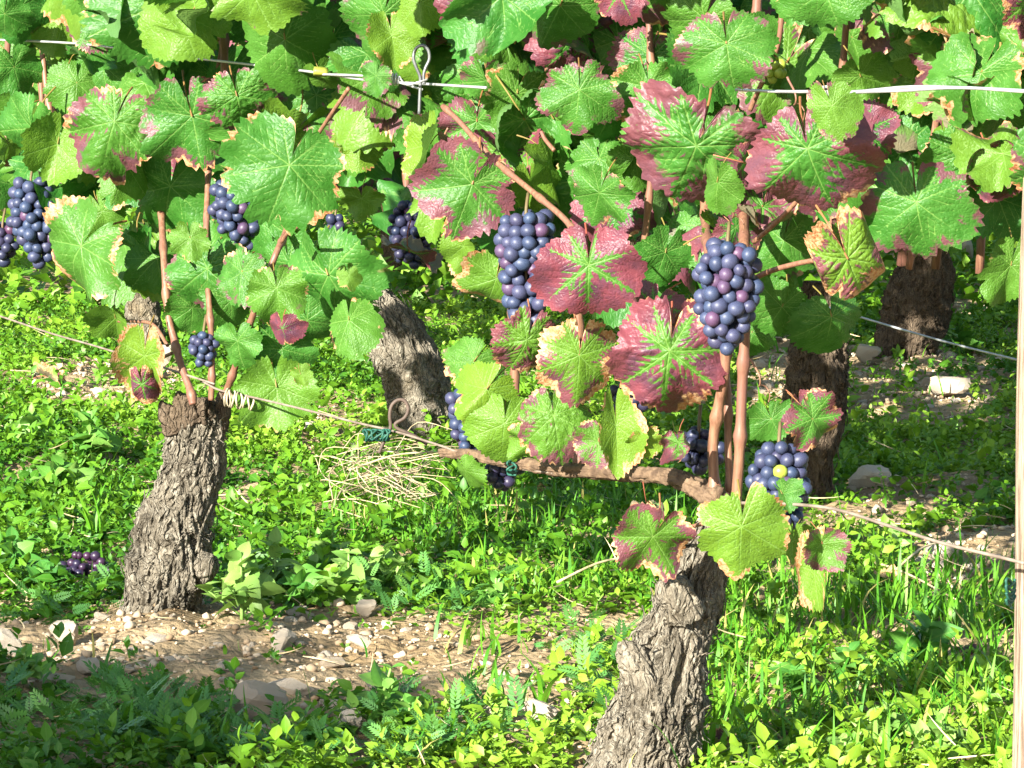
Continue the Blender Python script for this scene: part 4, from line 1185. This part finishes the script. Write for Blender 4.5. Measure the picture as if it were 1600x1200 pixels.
def fill_row1(n, d0, d1, y0, y1):
    k = 0
    while k < n:
        px = random.uniform(-120, 1720); py = random.uniform(y0, y1)
        if y1 > 0 and py > lower_edge(px): continue
        if d0 < 0 and py > -100 and (px > 880 or 460 < px < 720 or py > 120): continue
        v = LV if px < 540 else FV
        if cnt[v.name] > 222: 
            k += 1; continue
        Yd = row(px) + random.uniform(d0, d1)
        rnd_leaf(v, P(px, py, Yd), random.uniform(.060, .102), LO if d0 > .1 else HI, .09 if px < 540 else .30)
        cnt[v.name] += 1; k += 1
fill_row1(270, .05, .32, -60, 440)
fill_row1(12, -.22, -.12, -60, 30)
fill_row1(70, -.05, .22, -150, -50)
fill_row1(190, -.34, .22, -560, -120)
# rear rows: leaves along the row planes
def fill_row(vines, k, n, z0, z1, u0, u1, w0, w1, cap=295):
    cn = {v.name: 0 for v in vines}
    for _ in range(n):
        u = random.uniform(u0, u1); z = z0 + (z1 - z0) * random.random() ** .9
        p = RN * (k + random.gauss(0, .10)) + RU * u; p.z = z
        if -.02 < (p.x / p.y) * FPX + 800 < 1e9 and abs(p.x / p.y) > .26: continue
        v = min(vines, key=lambda q: abs((q.location - p).dot(RU)))
        if cn[v.name] >= cap: continue
        cn[v.name] += 1
        rnd_leaf(v, p, random.uniform(w0, w1), LO, .3)
def urow(v): return v.location.dot(RU)
r2 = [v for v, k in REAR if k == ROW2]; r3 = [v for v, k in REAR if k == ROW3]
fill_row(r2, ROW2, 860, .36, .95, -8.0, -2.6, .08, .125)
fill_row(r3, ROW3, 1100, .32, .90, -11.5, -4.4, .09, .135)
# rear canes
for v, k in REAR:
    u0 = urow(v)
    for q in range(7):
        u = u0 + random.uniform(-.5, .5); a = RN * k + RU * u; b = a + RU * random.uniform(-.1, .1) + RN * random.uniform(-.06, .06)
        cane(v, [(a.x, a.y, .34), ((a.x + b.x) / 2 + random.uniform(-.02, .02), (a.y + b.y) / 2, .6), (b.x, b.y, .95)], [.0055, .005, .004], nl=14)
    a = RN * k + RU * (u0 - .5); b = RN * k + RU * u0
    cane(v, [(b.x, b.y, .34), ((a.x + b.x) / 2, (a.y + b.y) / 2, .37), (a.x, a.y, .36)], [.013, .010, .008], name="cordon", mat=M_ARM, nodes=False)
# the rows farther back read as one mass of leaves
tm = leaf_tmpl(1, 1.0, 3, .3, .25)
parts = []
for k in (5.3, 6.4, 7.5, 8.7):
    m = 3400
    u = rng.uniform(-22, -3, m); z = rng.uniform(.22, 1.15, m)
    off = rng.normal(k, .12, m)
    x = RN.x * off + RU.x * u; y = RN.y * off + RU.y * u
    kk = (np.abs(x / np.maximum(y, .1)) < .32) & (y > 3)
    x, y, z = x[kk], y[kk], z[kk]; m = len(x)
    Mx = rotm(rng.uniform(0, 6.28, m), rng.normal(-.9, .4, m), rng.normal(0, .6, m)) * rng.uniform(.08, .13, m)[:, None, None]
    parts.append(batch(tm[0], tm[1], Mx, np.stack([x, y, z], -1), rng.random(m), tm[2] + .2))
V, F, A = join(parts)
tag(obj("far_vine_foliage", np_mesh("far_vine_foliage", V, F, True, A), M_FARLEAF), "leaves of the vine rows farther back", "foliage", None, 'stuff')

# ------------------------------------------------------------------ grapes
import bmesh as _b
bm = _b.new(); _b.ops.create_icosphere(bm, subdivisions=2, radius=1.0)
for v in bm.verts: v.co.z *= 1.06
GR = bpy.data.meshes.new("grape"); bm.to_mesh(GR); bm.free()
GR.materials.append(M_GRAPE)
for p in GR.polygons: p.use_smooth = True
def bunch(cx, y0, y1, widths, gpx, Yd, label, redp=.12, bloom=1.0, tilt=0.0, depth=.8, green=False, seed=0, stalk=True):  # bloom is also lowered to paint the shaded bunches darker
    """widths: half widths in px down the bunch, gpx: grape diameter in px"""
    r_ = random.Random(seed + int(cx))
    s = FPX / Yd
    top = P(cx, y0, Yd)
    t = thing("grape_bunch", label, "grape bunch", top, "bunches of wine grapes")
    H = (y1 - y0) / s; g = gpx / s / 2
    pts = []
    nlev = max(2, int(round((H - 1.2 * g) / (g * 1.40))))
    for l in range(nlev + 1):
        f = l / nlev
        hw = float(np.interp(f, np.linspace(0, 1, len(widths)), widths)) / s - g
        z = -g - f * (H - 2 * g)
        cxo = tilt * f / s
        if hw < g * .6:
            pts.append((cxo, 0, z)); continue
        n = max(3, int(2 * math.pi * hw * (.5 + .5 * depth) / (1.54 * g)))
        a0 = r_.uniform(0, 6.28)
        for q in range(n):
            a = a0 + 6.283 * q / n + r_.gauss(0, .2)
            rr = hw * r_.uniform(.84, 1.06)
            pts.append((cxo + math.cos(a) * rr, math.sin(a) * rr * depth, z + r_.gauss(0, .45 * g)))
        if hw > 2.2 * g:
            for q in range(max(2, n // 3)):
                a = a0 + 1 + 6.283 * q / max(2, n // 3); pts.append((cxo + math.cos(a) * hw * .42, math.sin(a) * hw * .42 * depth, z + .6 * g))
    # push overlapping grapes apart
    p = np.array(pts); rad = np.array([g * r_.uniform(.84, 1.12) for _ in pts])
    for it in range(14):
        d = p[:, None] - p[None]; L = np.linalg.norm(d, axis=2) + np.eye(len(p))
        ov = np.maximum(0, (rad[:, None] + rad[None]) * .84 - L) * (1 - np.eye(len(p)))
        p = p + (d / L[..., None] * ov[..., None]).sum(1) * .28
    for q in range(len(p)):
        o = bpy.data.objects.new("grape", GR); COL.objects.link(o); o.parent = t
        o.location = p[q]; k = rad[q]; o.scale = (k * r_.uniform(.93, 1.05), k * r_.uniform(.93, 1.05), k * r_.uniform(.95, 1.08))
        o.rotation_euler = (r_.uniform(0, 3), r_.uniform(0, 3), r_.uniform(0, 3))
        rd = r_.uniform(.6, 1) if r_.random() < redp else r_.uniform(0, .25)
        o.color = (rd, bloom * r_.uniform(.75, 1.1), 1.0 if green else 0.0, 1)
    if stalk:
        obj("stalk", tube_mesh("stalk", [(0, 0, -H * .75), (tilt * .3 / s, 0, -H * .4), (0, 0, 0), (.002, .012, .018)], [.0012, .0015, .0016, .0016], 12, 6), M_STALK, t)
    return t
def rb(px, d=0): return row(px) + d
bunch(1137, 383, 556, [34, 50, 49, 47, 44, 34, 16], 24.5, rb(1137, -.11), "plump blue black grape bunch hanging in front of the canes", .08, 1.1)
bunch(822, 334, 510, [38, 48, 40, 38, 38, 34, 26], 24, rb(822, -.04), "long blue violet grape bunch partly behind the wine red leaf", .14, 1.1)
tgr = bunch(1217, 696, 842, [30, 44, 48, 46, 44, 36, 20], 23.5, rb(1217, .0), "low blue grape bunch with one green berry and a leaf across it", .05, .9)
bunch(48, 284, 416, [28, 38, 38, 34, 26, 12], 19.5, rb(48, -.05), "blue grape bunch at the left edge below the green leaves", .08, 1.0, 14)
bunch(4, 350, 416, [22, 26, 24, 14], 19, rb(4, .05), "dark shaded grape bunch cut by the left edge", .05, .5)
bunch(366, 290, 384, [34, 40, 36, 20], 19, rb(366, .08), "blue grape bunch half covered by the large smooth green leaf", .05, 1.0, 14)
bunch(318, 520, 568, [14, 22, 20, 12], 15, rb(318, .0), "tiny blue grape bunch above the left trunk", .0, 1.0)
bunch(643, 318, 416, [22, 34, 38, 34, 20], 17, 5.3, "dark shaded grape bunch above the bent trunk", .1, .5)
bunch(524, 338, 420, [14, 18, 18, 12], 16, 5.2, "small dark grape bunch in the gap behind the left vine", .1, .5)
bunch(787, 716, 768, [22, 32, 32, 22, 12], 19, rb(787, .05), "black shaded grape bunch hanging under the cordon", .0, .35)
bunch(730, 594, 712, [18, 26, 28, 26, 16], 20, rb(716, .03), "narrow blue grape bunch showing left of the low green leaf", .1, 1.0)
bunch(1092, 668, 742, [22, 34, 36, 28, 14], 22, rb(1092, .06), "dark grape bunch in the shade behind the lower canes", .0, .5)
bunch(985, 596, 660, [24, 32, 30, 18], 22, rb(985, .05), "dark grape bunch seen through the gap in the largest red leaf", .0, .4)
bunch(1207, 84, 132, [12, 22, 24, 14], 19, rb(1207, .02), "small unripe green grape bunch near the top wire", 0, 0, 0, .8, True)
bunch(1592, 168, 262, [16, 24, 24, 14], 20, rb(1592, .22), "purple grape bunch cut by the right edge near the top", .5, .8)
bunch(1452, 82, 122, [10, 18, 14, 8], 18, rb(1452, .2), "small dark grape bunch deep in the leaves at upper right", .2, .5)
for o in tgr.children:
    pass
gr = min((o for o in tgr.children if o.name.startswith("grape")), key=lambda o: (o.location.x + .004) ** 2 + (o.location.z + .020) ** 2 + max(0, o.location.y + .02) ** 2 * 4)
gr.color = (0, 0, 1, 1); gr['label'] = "unripe green berry"
# fallen bunch on the ground
g = ground_at(132, 905)
fb = thing("grape_bunch", "shrivelled dark purple grape bunch fallen on the ground left of the trunk", "grape bunch", g, "bunches of wine grapes")
for q in range(46):
    o = bpy.data.objects.new("grape", GR); COL.objects.link(o); o.parent = fb
    a = random.uniform(0, 6.28); rr = .030 * math.sqrt(random.random()); 
    o.location = (math.cos(a) * rr, math.sin(a) * rr * .8, .014 + random.random() * .034 * (1 - rr / .034)); k = random.uniform(.0045, .007)
    o.scale = (k, k * .9, k * .9); o.color = (random.uniform(.1, .5), .08, 0, 1)

# ------------------------------------------------------------------ wires, hooks, ties, post
def wpts(pts, dY=0., k=ROW1): return [P(a, b, row(a, k) + dY) for a, b in pts]
def wire(name, pts, r, mat, label, cat, group=None, nl=60, twist=None):
    V_, F_, _ = tube(pts, r, nl, 8, None, True)
    me = bpy.data.meshes.new(name); me.from_pydata(V_.tolist(), [], [tuple(dict.fromkeys(f)) for f in F_.tolist()])
    me.polygons.foreach_set("use_smooth", np.ones(len(me.polygons), bool)); me.update()
    return tag(obj(name, me, mat), label, cat, group)
wire("trellis_wire", wpts([(-80, 470), (0, 494), (80, 521), (150, 541), (230, 566), (335, 600)], .0), .0012, M_RUST, "dull low wire left of the left vine", "wire", "trellis wires", 40)
wire("trellis_wire", wpts([(318, 597), (345, 610), (400, 622), (480, 641), (560, 661), (620, 675), (690, 697), (720, 708), (800, 730), (900, 744)], -.015), .0012, M_RUST, "dull low wire running from the left vine to the cordon", "wire", "trellis wires", 80)
wire("trellis_wire", wpts([(1110, 786), (1165, 786), (1240, 788), (1310, 797), (1390, 822), (1470, 848), (1560, 870), (1600, 880)], -.03), .0014, M_RUST, "dull low wire from the nearest trunk to the wooden post", "wire", "trellis wires", 80)
wire("trellis_wire", wpts([(1160, 440), (1300, 482), (1410, 515), (1500, 540), (1600, 565), (1700, 592)], 0, 2.5), .0013, M_WIRE, "light low wire of the row behind at right", "wire", "trellis wires", 50)
wire("trellis_wire", wpts([(-60, 60), (120, 68), (240, 84), (330, 94), (400, 102), (500, 114), (580, 126), (662, 131), (760, 137)], .0), .0013, M_WIRE, "bright upper wire behind the leaves at the top left", "wire", "trellis wires", 60)
wire("trellis_wire", wpts([(500, 116), (560, 118), (600, 122), (660, 140)], -.01), .0012, M_WIRE, "second strand of the upper wire beside the steel hook", "wire", "trellis wires", 40)
wire("trellis_wire", wpts([(1150, 140), (1220, 143), (1290, 143), (1340, 143), (1420, 136), (1500, 137), (1600, 142), (1700, 150)], -.05), .0013, M_WIRE, "upper strand of the white twin wire at the top right", "wire", "trellis wires", 60)
wire("trellis_wire", wpts([(1290, 146), (1310, 136), (1284, 137), (1290, 148), (1340, 144), (1420, 141), (1500, 137), (1600, 143), (1700, 148)], -.055), .0013, M_WIRE, "lower strand of the white twin wire, knotted at its left end", "wire", "trellis wires", 80)
# steel hook standing through the upper wire
Yh = row(658) - .03
hk = thing("steel_hook", "grey steel hook with a round eye on the upper wire", "hook", P(658, 175, Yh))
def rel(o, pts): return [p - o.location for p in pts]
obj("rod", tube_mesh("rod", rel(hk, [P(a, b, Yh) for a, b in ((655, 178), (656, 150), (657, 128), (656, 118), (650, 104), (646, 90), (650, 76), (660, 71), (669, 78), (671, 92), (665, 106), (662, 118), (663, 132))]), .0016, 70, 8), M_STEEL, hk)
cs = []
for q in range(40):
    a = q * .9; cs.append(P(596 + q * .7, 124 + 9 * math.sin(a), Yh + .006 * math.cos(a)))
tw = thing("wire_twist", "bright wire twisted round the upper wire left of the hook", "wire twist", cs[0])
obj("coil", tube_mesh("coil", rel(tw, cs), .0010, 160, 6), M_WIRE, tw)
obj("tail", tube_mesh("tail", rel(tw, [cs[-1], P(635, 132, Yh - .004), P(655, 128, Yh - .01), P(668, 124, Yh - .006)]), .0010, 20, 6), M_WIRE, tw)
yt = obj("vine_clip", tube_mesh("vine_clip", [P(490, 111, row(495) - .02), P(500, 112, row(495) - .02), P(512, 113, row(495) - .02)], [.0045, .0050, .0045], 6, 4), M_YTIE)
tag(yt, "small yellow plastic clip on the upper wire", "clip")
# coil of wire tying the left vine
tc_ = []
for q in range(80):
    a = q * .62; f = q / 79
    tc_.append(P(350 + 46 * f + 2 * math.sin(q), 620 + 12 * f + 13 * math.sin(a) * (1.1 - .3 * f), row(370) - .03 + .013 * math.cos(a)))
ct = obj("wicker_tie", tube_mesh("wicker_tie", tc_, .0011, 400, 6), M_WICKER)
tag(ct, "coil of dry tie wound round the low wire beside the left trunk", "tie")
# rusty hook with green twine in the middle
Yr = row(620) - .02
rh = thing("rusty_hook", "rusty iron hook with a closed eye on the low wire in the middle", "hook", P(600, 705, Yr))
obj("rod", tube_mesh("rod", rel(rh, [P(a, b, Yr) for a, b in ((592, 708), (600, 690), (610, 668), (609, 650), (612, 634), (622, 625), (633, 627), (638, 640), (632, 653), (618, 662), (622, 670), (645, 680), (668, 694))]), .0018, 80, 8), M_HOOK, rh)
tp_ = []
for q in range(36):
    a = q * 1.3; tp_.append(P(588 + 18 * math.sin(a * .37) + 4 * math.sin(a * 2), 680 + 9 * math.sin(a), Yr - .004 + .006 * math.cos(a)))
tag(obj("green_twine", tube_mesh("green_twine", tp_, .0011, 180, 5), M_TWINE), "frayed green twine tied round the rusty hook", "twine")
tp_ = [P(800 + 8 * math.sin(q * 1.7), 722 + q * .7 + 8 * math.sin(q * 1.1), row(800) - .022 + .012 * math.cos(q * 1.1)) for q in range(20)]
tag(obj("green_twine", tube_mesh("green_twine", tp_, .0011, 100, 5), M_TWINE), "short green twine binding the cordon over the black bunch", "twine")
# bundle of dry straw under the hook
t = thing("straw_bundle", "heap of pale dry grass stalks under the rusty hook", "straw", ground_at(600, 770))
vv, ff, b0 = [], [], 0
for q in range(70):
    a = random.uniform(490, 640); a2 = a + random.uniform(30, 130)
    y1_ = random.uniform(700, 790); y2_ = random.uniform(670, 800)
    Y1, Y2 = row(a) + random.uniform(.05, .35), row(a2) + random.uniform(.05, .35)
    p0, p2 = G0(a, y1_, .015 + random.random() * .03), G0(a2, y2_, .02 + random.random() * .04)
    p1 = (p0 + p2) / 2 + Vector((random.uniform(-.04, .03), random.uniform(-.05, .05), random.uniform(-.01, .022)))
    V_, F_, _ = tube(rel(t, [p0, p1, p2]), [.0008, .0007, .0004], 9, 4, None, False)
    vv.append(V_); ff.append(F_ + b0); b0 += len(V_)
so = obj("stalks", np_mesh("stalks", np.concatenate(vv), np.concatenate(ff)), M_STRAW, t); so['kind'] = 'stuff'
for (a, b, c2, d, zz, lab) in ((870, 910, 1010, 868, .03, "long dry stalk lying over the grass left of the pink edged leaf"), (1320, 868, 1500, 940, .02, "pale dry stalk across the grass below the right wire"), (1400, 890, 1480, 845, .03, "dry stalk slanting up to the right wire"), (545, 735, 690, 706, .05, "thick dry stem lying from the straw towards the cordon")):
    p0, p2 = G0(a, b, zz), G0(c2, d, zz + .02)
    tag(obj("dry_stalk", tube_mesh("dry_stalk", [p0, (p0 + p2) / 2 + Vector((0, 0, .008)), p2], [.0016, .0014, .0009], 10, 5), M_STRAW), lab, "stalk", "single dry stalks")
# wooden post at the right edge
Yp = 2.86
xp = P(1590, 600, Yp).x + .034
def post_disp(a, l, r):
    return r * (1 + .05 * (fbm(np.cos(a) * 4, np.sin(a) * 4, l * 3, 5, 3) - .5) + .025 * np.abs(np.sin(a * 7 + 2 * fbm(l * 3, 0, 0, 2, 2))))
pt = thing("vineyard_post", "weathered pale wooden post cut by the right edge", "post", Vector((xp, Yp, g1(xp, Yp))))
obj("post_shaft", tube_mesh("post_shaft", [(0, 0, -.1), (0.002, 0, .2), (0, 0, .4), (0.003, 0, .62)], [.035, .035, .034, .033], 80, 40, post_disp), M_POST, pt)
ns = []
for q in range(30):
    a = q * .8; ns.append((-.034 * math.cos(a * .3) - .004 , -.036 * math.cos(a * .2) * 1.0 - .003, .10 + .015 * math.sin(a)))
tp_ = [P(1586 - 14 * math.sin(q * .5) ** 2, 905 + 40 * q / 24 + 6 * math.sin(q * 1.9), Yp - .045 + .006 * math.cos(q)) for q in range(25)]
tag(obj("green_twine", tube_mesh("green_twine", tp_, .0012, 120, 5), M_TWINE), "green twine ends hanging from the wire on the wooden post", "twine")

# ------------------------------------------------------------------ scattered dead leaves on the ground
for (px, py, w, lab) in ((860, 785, 44, "dry pink leaf lying behind the grass under the cordon"), (1390, 925, 46, "dry red brown leaf in the grass below the right wire"), (1510, 1040, 40, "dry orange leaf in the grass beside the post"), (75, 610, 60, "heap of dry tan leaf on the ground at far left"), (1130, 1195, 52, "dry mauve leaf at the foot of the nearest trunk")):
    g = ground_at(px, py); s = FPX / g.y
    o = bpy.data.objects.new("fallen_leaf", LO[random.choice((5, 10, 11))]); COL.objects.link(o)
    o.location = g + Vector((0, 0, .02)); o.scale = [w / s] * 3
    o.rotation_euler = (random.uniform(-.5, .5), random.uniform(-.4, .4), random.uniform(0, 6)); o.color = (.9, 1.0, .2, .2)
    tag(o, lab, "dead leaf", "fallen dead leaves")

# ------------------------------------------------------------------ unseen leaf screen added behind the camera to shade the lowest foreground
m = 18000
ux = rng.uniform(-4.6, 4.6, m)
base = np.array([-2.9, -2.1]) ; dirv = np.array([.93, -.36])
gp = G0(230, 1120)
nrm_ = np.array([.36, .93])
t_ = (nrm_ @ np.array([gp.x, gp.y]) - nrm_ @ base) / (nrm_ @ np.array([math.sin(SUN_AZ), math.cos(SUN_AZ)]))
ge = G0(1000, 1200)
ends = (np.array([ge.x, ge.y]) - t_ * np.array([math.sin(SUN_AZ), math.cos(SUN_AZ)]) - base) @ dirv
ux = np.minimum(ux, 9) * 1.0
ux = np.where(ux > ends, ends - (ux - ends) % 4.0, ux)
top = t_ * math.tan(SUN_EL) - .065 - .75 * np.clip((ux - ends + .35) / .35, 0, 1) ** 2 + .18 * (fbm(ux * 1.3, 0, 0, 91, 3) - .5) + .10 * (fbm(ux * 5, 3, 0, 92, 2) - .5)
zz = top * rng.random(m) ** .7 + rng.exponential(.02, m)
off = rng.normal(0, .22, m)
x = base[0] + dirv[0] * ux + .36 * off; y = base[1] + dirv[1] * ux + .93 * off
Mx = rotm(rng.uniform(0, 6.28, m), rng.normal(0, .7, m), rng.normal(0, 1, m)) * rng.uniform(.07, .13, m)[:, None, None]
V, F, A = batch(T3[0], T3[1], Mx, np.stack([x, y, zz], -1), rng.random(m), T3[2])
hd = thing("shade_screen", "added leaf screen behind the camera that shades the foreground", "shade_screen", (base[0], base[1], 0))
h1 = obj("foliage", np_mesh("foliage", V, F, True, A), M_FARLEAF, hd); h1.location = (-base[0], -base[1], 0); h1['kind'] = 'stuff'
